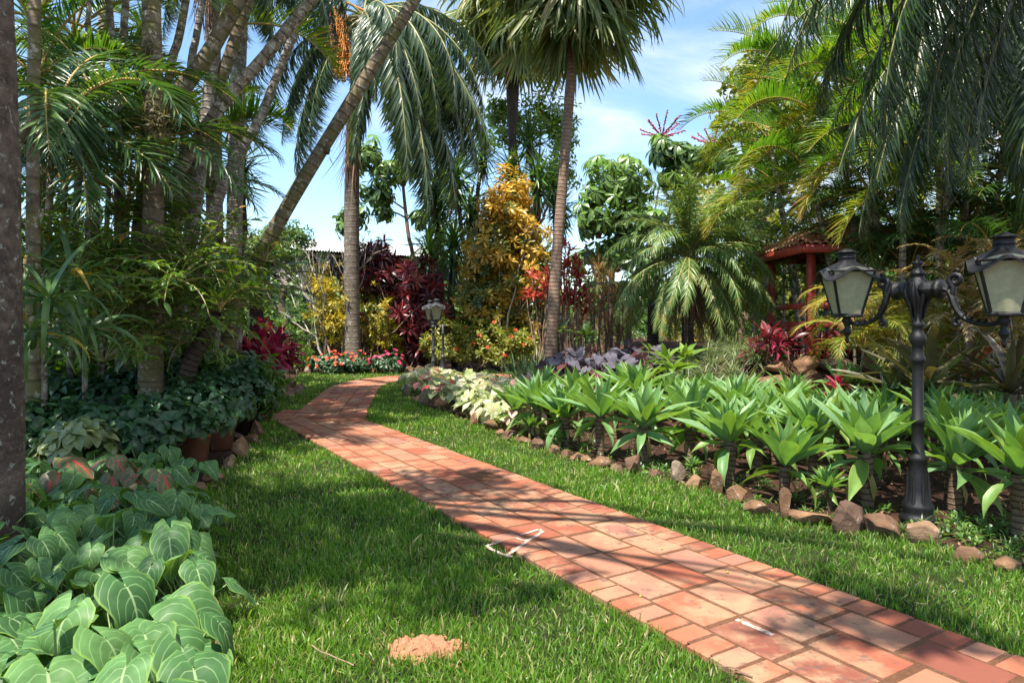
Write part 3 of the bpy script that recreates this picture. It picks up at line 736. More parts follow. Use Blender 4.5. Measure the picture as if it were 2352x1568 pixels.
# ------------------------------------------------------------------ edging stones
def bed_stone(u, v, wpx, hpx, label, seed, group, z=0., depth=.8):
    p = G(u, v, z); wd = wpx/FPX*p[1]/2*1.12; ht = hpx/FPX*p[1]/2*1.12
    mb = MB(); V, F = rock_mesh(seed, flat=1, n=11, cuts=11, rough=.05)
    mb.add(V*np.array([wd*1.18, wd*depth, ht*1.25]), F, None, rng.uniform(0, 1))
    o = mb.build('edging_stone', M['stone'], loc=(p[0], p[1]+wd*.3, z+ht*.72), smooth=False)
    o.rotation_euler = (rng.normal(0, .1), rng.normal(0, .12), rng.normal(0, .25))
    tag(o, label, 'stone', group)
    return o
RS = [(934, 912, 26, 34), (956, 922, 28, 14), (976, 934, 26, 40), (996, 938, 24, 16), (1014, 940, 42, 34), (1040, 948, 24, 14), (1066, 956, 30, 14), (1100, 978, 46, 34), (1128, 990, 34, 32), (1150, 1002, 20, 18), (1172, 1014, 38, 30), (1190, 1018, 20, 16), (1206, 1022, 26, 20), (1234, 1036, 28, 36), (1273, 1046, 30, 34), (1300, 1052, 24, 18), (1328, 1060, 30, 26), (1348, 1066, 24, 20), (1376, 1078, 46, 28), (1416, 1084, 28, 24), (1455, 1088, 40, 48), (1506, 1100, 42, 28), (1554, 1104, 34, 42), (1600, 1124, 42, 36), (1648, 1136, 38, 56), (1690, 1156, 50, 40), (1742, 1188, 70, 50), (1805, 1192, 44, 66), (1870, 1208, 88, 40), (1962, 1232, 70, 88), (2036, 1240, 74, 52), (2132, 1252, 84, 64), (2232, 1292, 70, 34), (2318, 1318, 52, 44)]
for i, (u, v, a, b) in enumerate(RS):
    k = len(RS)-1-i
    if k < 3: lb = ['low dark brown stone at the far right end of the agave bed edging', 'small flat brown stone half sunk right of the lamp base', 'blocky brown stone directly in front of the double lamp base'][k]
    elif i == 20: lb = 'tall upright pale brown edging stone standing out above its flat neighbours'
    elif i == 26: lb = 'broad boulder with cream lichen patches in front of the agaves'
    elif i == 29: lb = 'biggest upright brown stone of the edging, left of the lamp base'
    elif i == 18: lb = 'long flat brown edging stone just left of the tall upright one'
    else: lb = 'brown edging stone, %s from the path bend along the right bed' % ORD[i]
    bed_stone(u, v, a, b, lb, 100+i, 'edging stones of the right bed')
LS = [(560, 968, 22, 30), (586, 1004, 44, 34), (572, 1022, 34, 30), (548, 1052, 42, 44), (524, 1082, 34, 38), (494, 1108, 46, 26), (452, 1132, 50, 26), (540, 1010, 30, 22)]
for i, (u, v, a, b) in enumerate(LS):
    bed_stone(u, v, a, b, 'brown edging stone, %s from the path fork along the potted poinsettias' % ORD[i], 300+i, 'edging stones of the left bed')
for i, (u, v, a, b) in enumerate([(478, 1410, 46, 44), (492, 1500, 50, 44)]):
    bed_stone(u, v, a, b, ['dark stone under the heart leaves at the lawn edge', 'nearest dark stone beside the heart leaves at the lawn edge'][i], 330+i, 'edging stones of the left bed')
LS2 = [(606, 918, 24, 22), (622, 918, 18, 20), (642, 916, 30, 22), (664, 914, 32, 18), (684, 908, 26, 26), (690, 898, 18, 20), (668, 888, 26, 22), (654, 880, 20, 18)]
for i, (u, v, a, b) in enumerate(LS2):
    bed_stone(u, v, a, b, 'brown edging stone, %s from the left around the red cordyline bed' % ORD[i], 400+i, 'edging stones of the cordyline bed')
u = 700; i = 0
while u < 1000:
    wpx = rng.uniform(10, 24); bed_stone(u+wpx/2, 858+rng.normal(0, 1), wpx*1.05, rng.uniform(10, 20), 'small brown edging stone, %s from the left before the far flower bed' % ORD[i], 500+i, 'edging stones of the far flower bed')
    u += wpx+rng.uniform(0, 3); i += 1
# rock retaining wall on the right, stone by stone
i = 0
for row in range(3):
    x0 = 3.7+.1*row
    while x0 < 6.6:
        wd = rng.uniform(.28, .75); ht = rng.uniform(.2, .36)
        mb = MB(); V, F = rock_mesh(600+i, flat=1, n=10, cuts=11, rough=.05)
        mb.add(V*np.array([wd*.62, .28, ht*.66]), F, None, rng.uniform(0, .8))
        o = mb.build('wall_rock', M['stone'], loc=(x0+wd/2, 10.50+.16*row+rng.normal(0, .03), .34+.28*row))
        o.rotation_euler = (0, rng.normal(0, .08), rng.normal(0, .12))
        tag(o, 'rough brown rock in the %s course of the retaining wall, %s from the left' % (['lowest', 'middle', 'top'][row], ORD[int((x0-3.6)/.5)]), 'rock', 'rocks of the retaining wall')
        x0 += wd*.97; i += 1
# ------------------------------------------------------------------ garden lamps
def lantern_parts(root, x, yaw, iron):
    L = thing('lantern', None, None, (x, 0, .10)); L.parent = root; L.scale = (.94, .94, .94); L.rotation_euler = (0, 0, yaw)
    b0, b1, z0, z1 = .095, .185, 1.665, 2.075
    mb = MB()
    corners = [(-1, -1), (1, -1), (1, 1), (-1, 1)]
    for cx, cy in corners:      # corner bars
        mb.tube([(cx*b0, cy*b0, z0), (cx*b1, cy*b1, z1)], .013, 6)
    for z, b, r in ((z0, b0, .014), (z1-.005, b1, .012)):
        for k in range(4):
            a, c = corners[k], corners[(k+1) % 4]
            mb.tube([(a[0]*b, a[1]*b, z), (c[0]*b, c[1]*b, z)], r, 6)
    mb.box((0, 0, z0-.012), (b0+.012, b0+.012, .012), bev=.004)
    mb.lathe([(.0005, 1.395), (.012, 1.40), (.02, 1.435), (.011, 1.46), (.034, 1.49), (.040, 1.52), (.020, 1.545), (.030, 1.58), (.050, 1.61), (.034, 1.635), (.06, 1.655), (.0005, 1.656)], 16)
    o = mb.build('lantern_frame', iron, L, smooth=True)
    mb = MB()      # wavy roof
    K, n = 64, 9
    a = np.linspace(0, 2*pi, K+1); q = np.maximum(np.abs(np.cos(a)), np.abs(np.sin(a))); sq = 1/q
    s = np.abs(((a+pi/4) % (pi/2))/(pi/2)-.5)*2      # 0 mid-side, 1 corner
    t = np.linspace(0, 1, n)[:, None]
    rad = .078*(1-t**.8)+(.252*(1+(sq-1)*.93))*t**.8
    ez = 2.085-.105*(.5-.5*np.cos(pi*s))**1.0
    zz = 2.165*(1-t)+ez*t+.028*np.sin(pi*t)*-1+.02*np.sin(pi*t)**2*(1-s)
    for off, fl in ((0, False), (-.012, True)):
        V = np.stack([rad*np.cos(a), rad*np.sin(a), zz+off], -1)
        f = grid_faces(n, K+1); mb.add(V.reshape(-1, 3), f if fl else f[:, ::-1])
    V = np.stack([np.stack([rad[-1]*np.cos(a), rad[-1]*np.sin(a), zz[-1]], -1), np.stack([rad[-1]*np.cos(a), rad[-1]*np.sin(a), zz[-1]-.012], -1)], 0)
    mb.add(V.reshape(-1, 3), grid_faces(2, K+1)[:, ::-1])
    mb.lathe([(.085, 2.150), (.078, 2.165), (.075, 2.195), (.079, 2.198), (.079, 2.206), (.075, 2.209), (.075, 2.245), (.094, 2.248), (.094, 2.256), (.070, 2.268), (.045, 2.278), (.035, 2.284), (.0005, 2.29)], 24)
    mb.build('lantern_roof', iron, L)
    for k in range(4):
        p, q2 = np.array(corners[k]), np.array(corners[(k+1) % 4])
        mid = (p+q2)/2; e = (q2-p)/2
        mb = MB(); V = []
        for d in (-.002, .002):
            for z, b in ((z0+.01, b0), (z1-.012, b1)):
                for sg in (-1, 1): V.append((*(mid*(b+d)+e*sg*(b-.010)), z))
        V = np.array(V); mb.add(V, [(0, 1, 3, 2), (4, 6, 7, 5), (0, 4, 5, 1), (2, 3, 7, 6), (0, 2, 6, 4), (1, 5, 7, 3)])
        # arched top piece of the pane, up under the roof
        tt = np.linspace(-1, 1, 9); arch = z1+.005+.045*np.cos(tt*pi/2)
        bb = b1+(arch-z1)*.22
        V = np.stack([np.c_[mid*b1+e*(tt*(b1-.010))[:, None], np.full(9, z1-.012)], np.c_[mid[None]*bb[:, None]+e*(tt*(b1-.010))[:, None], arch-.016]], 1)
        mb.add(V.reshape(-1, 3), grid_faces(9, 2))
        mb.build('glass_pane', M['glass'], L, smooth=False)
    mb = MB(); mb.lathe([(.0005, 1.67), (.026, 1.672), (.026, 1.72), (.018, 1.735), (.0005, 1.736)], 12); mb.build('lamp_socket', iron, L)
    mb = MB(); mb.lathe([(.014, 1.736), (.018, 1.75), (.034, 1.79), (.036, 1.815), (.026, 1.84), (.0005, 1.85)], 14); mb.build('bulb', M['bulb'], L)
def spiral(c, r0, turns, sg, n=16, start=0.):
    t = np.linspace(0, 1, n); a = start+sg*turns*2*pi*t; r = r0*(1-.8*t)
    return np.stack([c[0]+r*np.cos(a), np.zeros(n), c[1]+r*np.sin(a)], -1)
def make_lamp(label, loc, rz, yaws, iron, group='cast iron garden lamps', z=0.):
    root = thing('garden_lamp', label, 'lamp post', (loc[0], loc[1], z), rz, group)
    mb = MB()
    mb.lathe([(.0005, 0), (.135, 0), (.135, .03), (.118, .05), (.105, .08), (.118, .11), (.112, .14), (.088, .17), (.080, .27), (.074, .38), (.060, .47), (.070, .49), (.070, .52), (.045, .545), (.044, .78), (.054, .795), (.054, .83), (.043, .845), (.042, 1.20), (.042, 1.27), (.053, 1.285), (.056, 1.31), (.046, 1.33), (.042, 1.36), (.040, 1.41), (.060, 1.44), (.063, 1.475), (.056, 1.50), (.041, 1.52), (.039, 1.555), (.050, 1.57), (.050, 1.59), (.039, 1.605), (.036, 1.66), (.046, 1.72), (.070, 1.78), (.082, 1.85), (.074, 1.92), (.050, 1.955), (.044, 1.975), (.058, 1.985), (.056, 2.0), (.036, 2.02), (.022, 2.045), (.042, 2.07), (.040, 2.085), (.016, 2.10), (.012, 2.115), (.017, 2.13), (.0005, 2.15)], 24)
    for k in range(8):          # raised acanthus ribs on the head and flutes on the base
        a = k*pi/4+.2
        c, s = math.cos(a), math.sin(a)
        mb.tube([(c*.04, s*.04, 1.62), (c*.055, s*.055, 1.72), (c*.088, s*.088, 1.80), (c*.098, s*.098, 1.86), (c*.085, s*.085, 1.93)], [.008, .014, .018, .016, .004], 6)
        mb.tube([(c*.098, s*.098, .13), (c*.084, s*.084, .2), (c*.076, s*.076, .4)], [.016, .014, .006], 6)
    mb.build('post', iron, root)
    for sg in (-1, 1):
        mb = MB(); m3 = lambda p: np.asarray(p)*np.array([sg, 1, 1])
        mb.capped(m3([(.03, 0, 1.86), (.09, 0, 1.86), (.13, 0, 1.86), (.15, 0, 1.86), (.155, 0, 1.86), (.185, 0, 1.86), (.20, 0, 1.86)]), [.072, .076, .066, .064, .078, .078, .04], 14)
        main = smooth_path([(.19, 0, 1.86), (.235, 0, 1.845), (.265, 0, 1.79), (.285, 0, 1.73), (.325, 0, 1.66), (.40, 0, 1.605), (.49, 0, 1.585), (.575, 0, 1.59), (.615, 0, 1.60)], 30)
        tt = np.linspace(0, 1, 30); mb.tube(m3(main), .017+.012*np.sin(pi*np.clip(tt*1.5, 0, 1))**2, 9)
        for k in range(4, 24, 2):       # leaf ridges along the arm
            p = main[k]; mb.capped(m3([p+(0, .02, .012), p+(.012, 0, .034), p+(0, -.02, .012)]), [.006, .010, .006], 5)
        mb.tube(m3(np.vstack([[(.262, 0, 1.80), (.275, 0, 1.87)], spiral((.292, 1.925), .050, 1.4, -1, 18, pi)])), np.linspace(.024, .009, 20), 8)
        mb.tube(m3(spiral((.300, 1.990), .026, 1.3, -1, 12, -pi/2)), np.linspace(.014, .006, 12), 7)
        mb.tube(m3(np.vstack([[(.325, 0, 1.665), (.305, 0, 1.63)], spiral((.303, 1.598), .032, 1.3, 1, 14, pi/2)])), np.linspace(.020, .008, 16), 7)
        mb.build('arm', iron, root)
        lantern_parts(root, sg*.625, yaws[0 if sg < 0 else 1]-rz, iron)
    return root
make_lamp('black double lantern lamp post standing among the agaves, closest to the camera', (3.275, 5.51), -math.atan2(.875, .485), (-.14, -.50), M['iron'])
pl = G(995, 872)
make_lamp('grey double lantern lamp post beside the caladiums where the path bends away', (P(995, 860, 19.4)[0], 19.4), 1.83, (.1, .1), M['irongrey'])
p3 = P(1318, 740, 20)
make_lamp('black double lantern lamp half hidden behind the dark taro clump', (p3[0], 20), .9, (.1, .1), M['iron'], z=-.35)
# slim lantern-less pole
mb = MB(); pp = G(1052, 852)
mb.lathe([(.0005, 0), (.085, 0), (.085, .04), (.065, .06), (.062, .32), (.075, .34), (.075, .38), (.062, .40), (.06, .68), (.07, .70), (.07, .73), (.045, .75), (.034, .80), (.032, 1.28), (.042, 1.30), (.042, 1.33), (.030, 1.35), (.028, 1.55), (.0005, 1.56)], 14)
mb.tube([(-.09, 0, 1.52), (.1, 0, 1.52)], .015, 6)
tag(mb.build('slim_post', M['irongrey'], loc=(pp[0], 17.5, .0)), 'slim dark grey metal post with a bare top behind the caladiums', 'post')
# ------------------------------------------------------------------ plant helpers
def blob(n, c, r, inner=.45, lump=.18, lo=-.3, seed=0, up=.5):
    c = np.asarray(c, float); r = np.asarray(r, float)
    d = rng.normal(0, 1, (n*3, 3)); d /= np.linalg.norm(d, axis=1)[:, None]; d = d[d[:, 2] > lo][:n]
    f = 1+lump*(np.sin(d[:, 0]*4.1+seed)+np.sin(d[:, 1]*5.3+seed*2)+np.sin(d[:, 2]*6.1+d[:, 0]*3+seed))
    rad = rng.uniform(inner**3, 1, len(d))**(1/3)*f
    ax = d+up*UP
    return c+d*rad[:, None]*r, ax/np.linalg.norm(ax, axis=1)[:, None]
def stems_to(mb, base, pts, r0, r1, amp=.12, spread=.1, n=8, seg=6, m=0):
    for p in pts:
        b = np.asarray(base)+np.array([rng.normal(0, spread), rng.normal(0, spread), -.05])
        mb.tube(wob_path(b, p, n, amp), np.linspace(r0, r1, n), seg, .5, m)
def sub(p, n):
    return p[rng.choice(len(p), min(n, len(p)), replace=False)]
def shrub(name, label, cat, base, blobs, tms, mat, k, tint=(.5, .2), el=(-.2, 1.0), sc=(.75, 1.15), nst=10, r0=.025, group=None, stemmat='stem', tfun=None, amp=.15, spread=.12, up=.5, tj=.1, inner=1., part='foliage', rolls=.25):
    """woody shrub: an Empty with a stems mesh and a foliage mesh; blobs=[(n, centre offset, radii, kwargs)]"""
    base = np.asarray(base, float); o = thing(name, label, cat, base, 0, group)
    mb = MB(); ms = MB()
    for n, c, r, kw in blobs:
        p, ax = blob(n, c, r, up=up, **kw)
        tt = np.clip(rng.normal(tint[0], tint[1], len(p)), 0, 1)
        if tfun is not None: tt = np.clip(tfun(p, tt), 0, 1)
        rosettes(mb, p, ax, k, tms, el, sc, tt, tj, inner=inner, rolls=rolls)
        stems_to(ms, (0, 0, 0), sub(p, max(2, int(nst*n/sum(b[0] for b in blobs)))), r0, r0*.3, amp, spread)
    ms.build('stem', M[stemmat], o); mb.build(part, M[mat], o)
    return o

# ------------------------------------------------------------------ agave bed
AG = [leaf(.62, .142, 8, 'agave', .55, d, 4, wave=w_, twist=tw, curl=cu) for d, w_, tw, cu in ((.18, .03, .1, 1), (.3, .05, -.12, 1.3), (.1, .03, .05, 1), (.45, .06, .15, 1.5))]
AGO = [leaf(.50, .115, 8, 'agave', .45, d, 4, wave=.06, twist=tw, curl=1.2) for d, tw in ((.7, .2), (1.0, -.3), (1.3, .4))]
ag_var = []
for i in range(7):
    mb = MB(); h = [.31, .39, .35, .42, .37, .30, .40][i]
    top = np.array([[0, 0, h]])
    ax = np.array([rng.normal(0, .10), rng.normal(0, .10), 1])
    rosettes(mb, top, ax, 26, AG, (.56, 1.50), (.84, 1.08), .52, .22, r0=.03, rolls=.14, elj=.11, inner=.72)
    rosettes(mb, top-[[0, 0, .03]], ax, 5+i % 3, AGO, (-.2, .4), (.7, 1.0), .22, .2, r0=.03, rolls=.3, elj=.15)
    ros = mb.data('agave_rosette', M['agave'])
    ms = MB(); ms.tube(wob_path((0, 0, -.08), (0, 0, h+.03), 7, .03), np.array([.056, .05, .048, .046, .048, .052, .05]), 10, wob=.06)
    st = ms.data('agave_stem', M['agavestem'])
    md = MB(); rosettes(md, np.array([[0, 0, h-.05]]), UP, 2+i % 3, AGO, (-1.45, -1.0), (.35, .6), .5, .3, r0=.05)
    ag_var.append((ros, st, md.data('agave_dry_leaf', M['agave_dry'])))
FRONT = [(1183, 1000, 9.8, .9), (1232, 1000, 9.3, .95), (1299, 1025, 8.7, .95), (1380, 1048, 8.15, 1.0), (1478, 1068, 7.65, 1.0), (1582, 1050, 8.0, 1.08), (1676, 1118, 6.65, .95), (1803, 1160, 6.05, .92), (1985, 1172, 5.85, 1.08), (2195, 1165, 5.75, 1.0), (2342, 1235, 5.05, 1.0)]
FRONTW = ['beside the caladium leaves', 'just right of the leftmost, low over the stones', 'above a stem-high gap, third from the left', 'above the small flat stones, fourth from the left', 'over the long flat stone, fifth from the left', 'pale and broad behind the tall stone, sixth from the left', 'with a bright pale heart, seventh from the left', 'low, with leaves hanging over the lichen boulder', 'big, just left of the lamp pole', 'dark, just right of the lamp pole', 'cut off by the right picture edge']
afirst = []
def agave(x, y, s, label, rz, v):
    z = float(terrain(x, y))
    o = thing('agave', label, 'agave', (x, y, z), rz, 'agaves in the bed', s)
    link('rosette', ag_var[v][0], o); link('stem', ag_var[v][1], o); link('dry_leaf', ag_var[v][2], o)
for i, (u, v, Yd, s) in enumerate(FRONT):
    xx = (u-CXU)/FPX*Yd; afirst.append((xx, Yd))
    agave(xx, Yd, s*1.08, 'front-row agave '+FRONTW[i], rng.uniform(0, 6.28), i % 7)
BEDP = [(.05, 10.6), (.5, 10.2), (1.0, 9.5), (1.55, 8.9), (2.3, 7.8), (2.9, 6.9), (3.6, 6.5), (4.6, 5.6), (5.2, 5.4), (8.0, 7.0), (8.0, 9.9), (3.5, 10.25), (2.4, 10.9), (1.4, 11.3), (.4, 11.3)]
bp = poisson(BEDP, .60, 4000, afirst+[(3.275, 5.51)])
bp = bp[np.abs(bp[:, 0]) < .80*bp[:, 1]+.3]
bp = bp[np.argsort(bp[:, 0]/bp[:, 1])]
print('agaves', len(bp))
for i, (xx, yy) in enumerate(bp):
    agave(xx, yy, rng.uniform(.74, 1.16), 'blue-green agave behind the front row, %s from the left' % ORD[min(i, len(ORD)-1)], rng.uniform(0, 6.28), int(rng.integers(0, 7)))
for i, (u, v, sc_) in enumerate([(1285, 1030, .35), (1215, 1012, .45), (1590, 1090, .25), (1905, 1170, .42), (1330, 1015, .3)]):
    q = G(u, v); agave(q[0], q[1], sc_, 'small young agave offset at the front, %s from the left' % ORD[i], i, i)

# ------------------------------------------------------------------ heart-leaved plants, near left
HT = [heart(.31, .225, droop=dr, fold=f, wave=w_, notch=.27, sharp=sh, dome=.7) for dr, f, w_, sh in ((.9, .35, .04, .9), (1.4, .45, .07, 1.05), (.6, .25, .05, .8), (1.1, .6, .08, 1.0), (1.8, .3, .05, .95))]
ht_me = []
for i in range(15):
    mb = MB(); V, F, UV = HT[i % 5]
    mb.add(V*np.array([rng.uniform(.85, 1.1), 1, 1]), F, UV, rng.uniform(.1, .9)); ht_me.append(mb.data('heart_leaf', M['heart']))
def aim(o, d, up, sc):
    R = frames(np.asarray(d)[None], np.asarray(up))[0]
    import mathutils
    m = mathutils.Matrix([[*R[0], 0], [*R[1], 0], [*R[2], 0], [0, 0, 0, 1]])
    o.rotation_euler = m.to_euler(); o.scale = (sc,)*3
def heart_plant(x, y, n, hs, label, s0, bias=.6, meshes=None, name='heart_leaf_plant', cat='leafy plant', group='heart-leaved plants', spread=.28, pm='greenstem', leafname='leaf', z0=0., tipdown=(.25, 1.0), one=False):
    o = thing(name, label, cat, (x, y, z0), 0, group)
    ms = MB(); mb = MB()
    a0 = rng.uniform(0, 6.28)
    for j in range(n):
        a = a0+j*2.39996+rng.normal(0, .3)
        rr = spread*math.sqrt((j+.5)/n)*rng.uniform(.7, 1.2)
        h = rng.uniform(*hs)*(1-.35*rr/spread)
        tip = np.array([math.cos(a)*rr, math.sin(a)*rr, h])
        out = np.array([math.cos(a), math.sin(a), 0])+bias*np.array([.55, -.85, 0])+rng.normal(0, .3, 3)*np.array([1, 1, 0])
        out /= np.linalg.norm(out)
        pt = rng.uniform(*tipdown)
        d = out*math.cos(pt)-UP*math.sin(pt)
        up = UP*math.cos(pt)+out*math.sin(pt)+rng.normal(0, .22, 3)
        s = s0*rng.uniform(.62, 1.15)
        ms.tube(smooth_path([(math.cos(a)*.02, math.sin(a)*.02, -.03), tip*np.array([.35, .35, .62]), tip*np.array([.8, .8, .95]), tip], 9), np.linspace(.0065, .0042, 9)*max(s, .6), 5)
        if one:
            R = frames(d[None], up); tm = meshes[int(rng.integers(0, len(meshes)))]
            mb.place(tm, tip[None], R, s, one(j))
        else:
            lf = link(leafname, meshes[int(rng.integers(0, len(meshes)))], o, tip); aim(lf, d, up, s)
    ms.build('stalk', M[pm], o)
    return o, mb
HB = [(-4.2, 6.6), (-3.0, 6.35), (-2.55, 5.3), (-2.15, 4.5), (-1.66, 3.55), (-1.42, 2.95), (-1.15, 2.2), (-3.0, 2.2), (-4.2, 4.8)]
hp = poisson(HB, .33, 5000); hp = hp[hp[:, 0] > -.80*hp[:, 1]-.25]; hp = hp[np.argsort(hp[:, 1])]
print('heart plants', len(hp))
for i, (xx, yy) in enumerate(hp):
    big = 1.12 if yy < 3.0 else .86
    heart_plant(xx, yy, int(rng.integers(9, 13)), (.26, .56) if yy < 4.5 else (.30, .50), 'pale-veined heart-leaf plant in the near left bed, %s nearest' % ORD[min(i, 47)], big, meshes=ht_me)
# two red-veined caladiums among them
RC = [heart(.32, .24, droop=.9, fold=.3, notch=.3, sharp=.9)]
mbc = MB(); mbc.add(*RC[0], .4); rc_me = [mbc.data('red_veined_leaf', M['redcal'])]
for i, (u, v, lb) in enumerate([(130, 1160, 'red-veined caladium behind the near heart-leaf plants beside the big trunk'), (565, 1200, 'dark red-starred caladium leaf cluster in the middle of the heart-leaf plants'), (250, 1120, 'speckled pinkish caladium at the back of the heart-leaf plants')]):
    q = G(u, v+60) if i != 1 else np.array([-2.62, 4.9, 0])
    heart_plant(q[0], q[1], 7, (.40, .62), lb, .95, meshes=rc_me, name='caladium', cat='caladium', group='red-veined caladiums', pm='redstem')

# ------------------------------------------------------------------ potted poinsettias
PL = [leaf(.15, .092, 6, 'ovate', .28, d, 4, wave=.03, curl=1.3) for d in (.5, .9, 1.3)]
def potted(x, y, ht, rr, label, mat='poin', pot='darkpot', n=58):
    o = thing('potted_poinsettia', label, 'potted plant', (x, y, 0), rng.uniform(0, 6.28), 'potted poinsettias')
    mb = MB(); mb.lathe([(.0005, .0), (.125, .0), (.155, .30), (.172, .30), (.175, .34), (.158, .34), (.150, .31), (.0005, .30)], 20)
    mb.build('pot', M[pot], o)
    mb = MB(); p, ax = blob(n, (0, 0, .30+ht*.42), (rr, rr, ht*.55), .5, .10, -.45, rng.uniform(0, 6), .55)
    rosettes(mb, p, ax, 8, PL, (-.55, .45), (.7, 1.15), rng.uniform(.35, .6), .18, r0=.03)
    mb.build('foliage', M[mat], o)
    ms = MB(); stems_to(ms, (0, 0, .3), sub(p, 12), .009, .004, .05, .04); ms.build('stem', M['greenstem'], o)
PP = [(560, 1000, .72, .40), (510, 1030, .70, .42), (450, 1062, .62, .42), (380, 1090, .55, .42), (300, 1105, .5, .4), (215, 1110, .5, .4), (130, 1110, .5, .42), (55, 1120, .5, .42),
      (520, 975, .85, .45), (455, 990, .88, .45), (385, 1010, .8, .45), (300, 1025, .72, .45), (220, 1030, .68, .45), (130, 1030, .68, .45), (560, 958, .8, .42), (50, 1035, .7, .45), (420, 965, .9, .45), (330, 975, .8, .45)]
ppo = sorted(range(len(PP)), key=lambda i: PP[i][0]); rank = {i: k for k, i in enumerate(ppo)}
for i, (u, v, ht, rr) in enumerate(PP):
    q = G(u, v)
    if i == 0: lb = 'dark green potted poinsettia spilling over the path fork'
    else: lb = 'dark green potted poinsettia, %s from the left, %s' % (ORD[rank[i]], 'front row by the lawn stones' if i < 8 else 'behind the front pots')
    potted(q[0], q[1], ht, rr, lb, pot='terracotta' if i in (1, 2, 14) else 'darkpot')
q = G(190, 1130); potted(q[0], q[1], .38, .34, 'pale cream-leaved poinsettia in front of the dark potted ones', 'poinpale', n=34)

# ------------------------------------------------------------------ caladium bed
CT = [heart(.29, .22, 7, 6, droop=dr, fold=f, notch=.34, wave=.05, sharp=.9, dome=.3) for dr, f in ((.7, .3), (1.1, .2), (.9, .45))]
CB = [G(945, 900)[:2], G(985, 926)[:2], G(1110, 968)[:2], G(1195, 1000)[:2], (.45, 10.6), (.6, 11.6), (.55, 13.2), (-.3, 15.3), (-1.5, 16.8), (-2.0, 17.4), G(985, 880)[:2]]
cp = poisson(CB, .40, 6000)
print('caladiums', len(cp))
for i, (xx, yy) in enumerate(cp):
    uu = CXU+xx/yy*FPX; r = rng.uniform()
    edge = uu < 1060 and yy < 14.5
    kind = 'red' if (edge and r < .45) else ('pink' if r < .22 else 'white')
    lo, hi = {'red': (.80, 1.), 'pink': (.60, .80), 'white': (.10, .60)}[kind]
    ty = rng.uniform(lo, hi)
    lb = {'red': 'crimson-leaved caladium at the lawn edge of the mixed caladium bed', 'pink': 'pink-washed caladium among the pale ones by the agaves', 'white': 'white and green caladium in the mixed caladium bed'}[kind]
    o, mb = heart_plant(xx, yy, 11, (.28, .58) if yy > 11.5 else (.18, .46), lb, 1.05 if kind != 'red' else .85, bias=.5, meshes=CT, name='caladium', cat='caladium', group=kind+' caladiums in the bed', spread=.30, pm='greenstem', tipdown=(.0, .9), one=lambda j: float(np.clip(ty+rng.normal(0, .10), lo-.05, hi)))
    mb.build('foliage', M['caladium'], o)

# ------------------------------------------------------------------ dark taro mound
TT = [heart(.46, .37, 8, 6, droop=dr, fold=f, notch=.26, wave=.05, sharp=.85, dome=.15) for dr, f in ((.3, .18), (.55, .25), (.4, .1))]
tp = poisson([(.35, 12.0), (2.5, 12.0), (2.9, 13.2), (1.4, 13.9), (.4, 13.4)], .38, 4000)
tp = tp[np.argsort(tp[:, 0])]
for i, (xx, yy) in enumerate(tp):
    e = 1-((xx-1.5)/1.7)**2*.55
    o, mb = heart_plant(xx, yy, 17, (.55*e, 1.20*e), 'purple-grey taro plant of the dark clump, %s from the left' % ORD[i], .70, bias=.6, meshes=TT, name='taro_plant', cat='taro', group='dark taro clump', spread=.36, pm='redstem', tipdown=(.1, 1.2), one=lambda j: float(np.clip(rng.normal(.80, .14) if rng.uniform() > .13 else .28, .1, 1)), z0=float(terrain(xx, yy)))
    mb.build('foliage', M['taro'], o)

# ------------------------------------------------------------------ cordylines
TI = [leaf(.42, .085, 6, 'obov', .3, d, 2, twist=tw) for d, tw in ((.35, .2), (.7, -.3), (1.1, .3))]
TIB = [leaf(.44, .13, 6, 'ovate', .25, d, 2, wave=.04) for d in (.5, .9, 1.3)]
def cordyline(x, y, h, s, label, group, mat='ti', tint=.5, broad=False, k=15, lean=.08, z=0., name='cordyline', tj=.2):
    o = thing(name, label, 'cordyline', (x, y, z), rng.uniform(0, 6.28), group)
    ms = MB(); mb = MB(); top = np.array([rng.normal(0, lean), rng.normal(0, lean), h])
    ms.tube(wob_path((0, 0, -.05), top, 8, .05), np.linspace(.018, .013, 8), 6); ms.build('stem', M['redstem'], o)
    rosettes(mb, np.stack([top, top-[0, 0, .1]]), UP, k, TIB if broad else TI, (-.35, 1.35), (.7*s, 1.1*s), tint, tj, r0=.02)
    mb.build('leaf_crown', M[mat], o); return o
cpos = [(480, 852, 14.3, 1.0), (505, 838, 14.6, 1.2), (530, 812, 14.0, 1.25), (555, 800, 14.6, 1.3), (575, 800, 13.8, 1.1), (590, 775, 14.7, 1.1), (615, 785, 14.2, 1.2), (635, 800, 14.6, 1.1), (655, 812, 14.1, 1.0), (600, 812, 13.7, 1.0), (640, 780, 15.0, 1.0), (560, 775, 15.2, 1.0), (465, 830, 13.4, 1.0), (520, 790, 15.5, 1.), (670, 822, 14.6, .8), (545, 840, 13.6, .9), (620, 835, 13.6, .8)]
for i, (u, v, Yd, s) in enumerate(cpos):
    q = P(u, v, Yd); q[2] = max(q[2], .45)
    lb = 'broad maroon-leaved cordyline in the middle of the red cordyline bed' if i in (2,) else 'magenta-red cordyline on thin canes, %s counted across the left red bed' % ORD[i]
    cordyline(q[0], q[1], q[2], s*1.3, lb, 'red cordylines on the left', tj=.28, tint=.30 if i in (2, 3, 11) else rng.uniform(.35, .7), broad=i in (2, 3))
for i in range(15):
    xx = rng.uniform(3.95, 5.9); yy = rng.uniform(10.9, 11.6)
    cordyline(xx, yy, rng.uniform(.12, .40), rng.uniform(.65, .85), 'dark red cordyline on top of the rock wall before the gazebo', 'wine cordylines on the wall', mat='wine', tint=rng.uniform(.1, .4), z=float(terrain(xx, yy)))
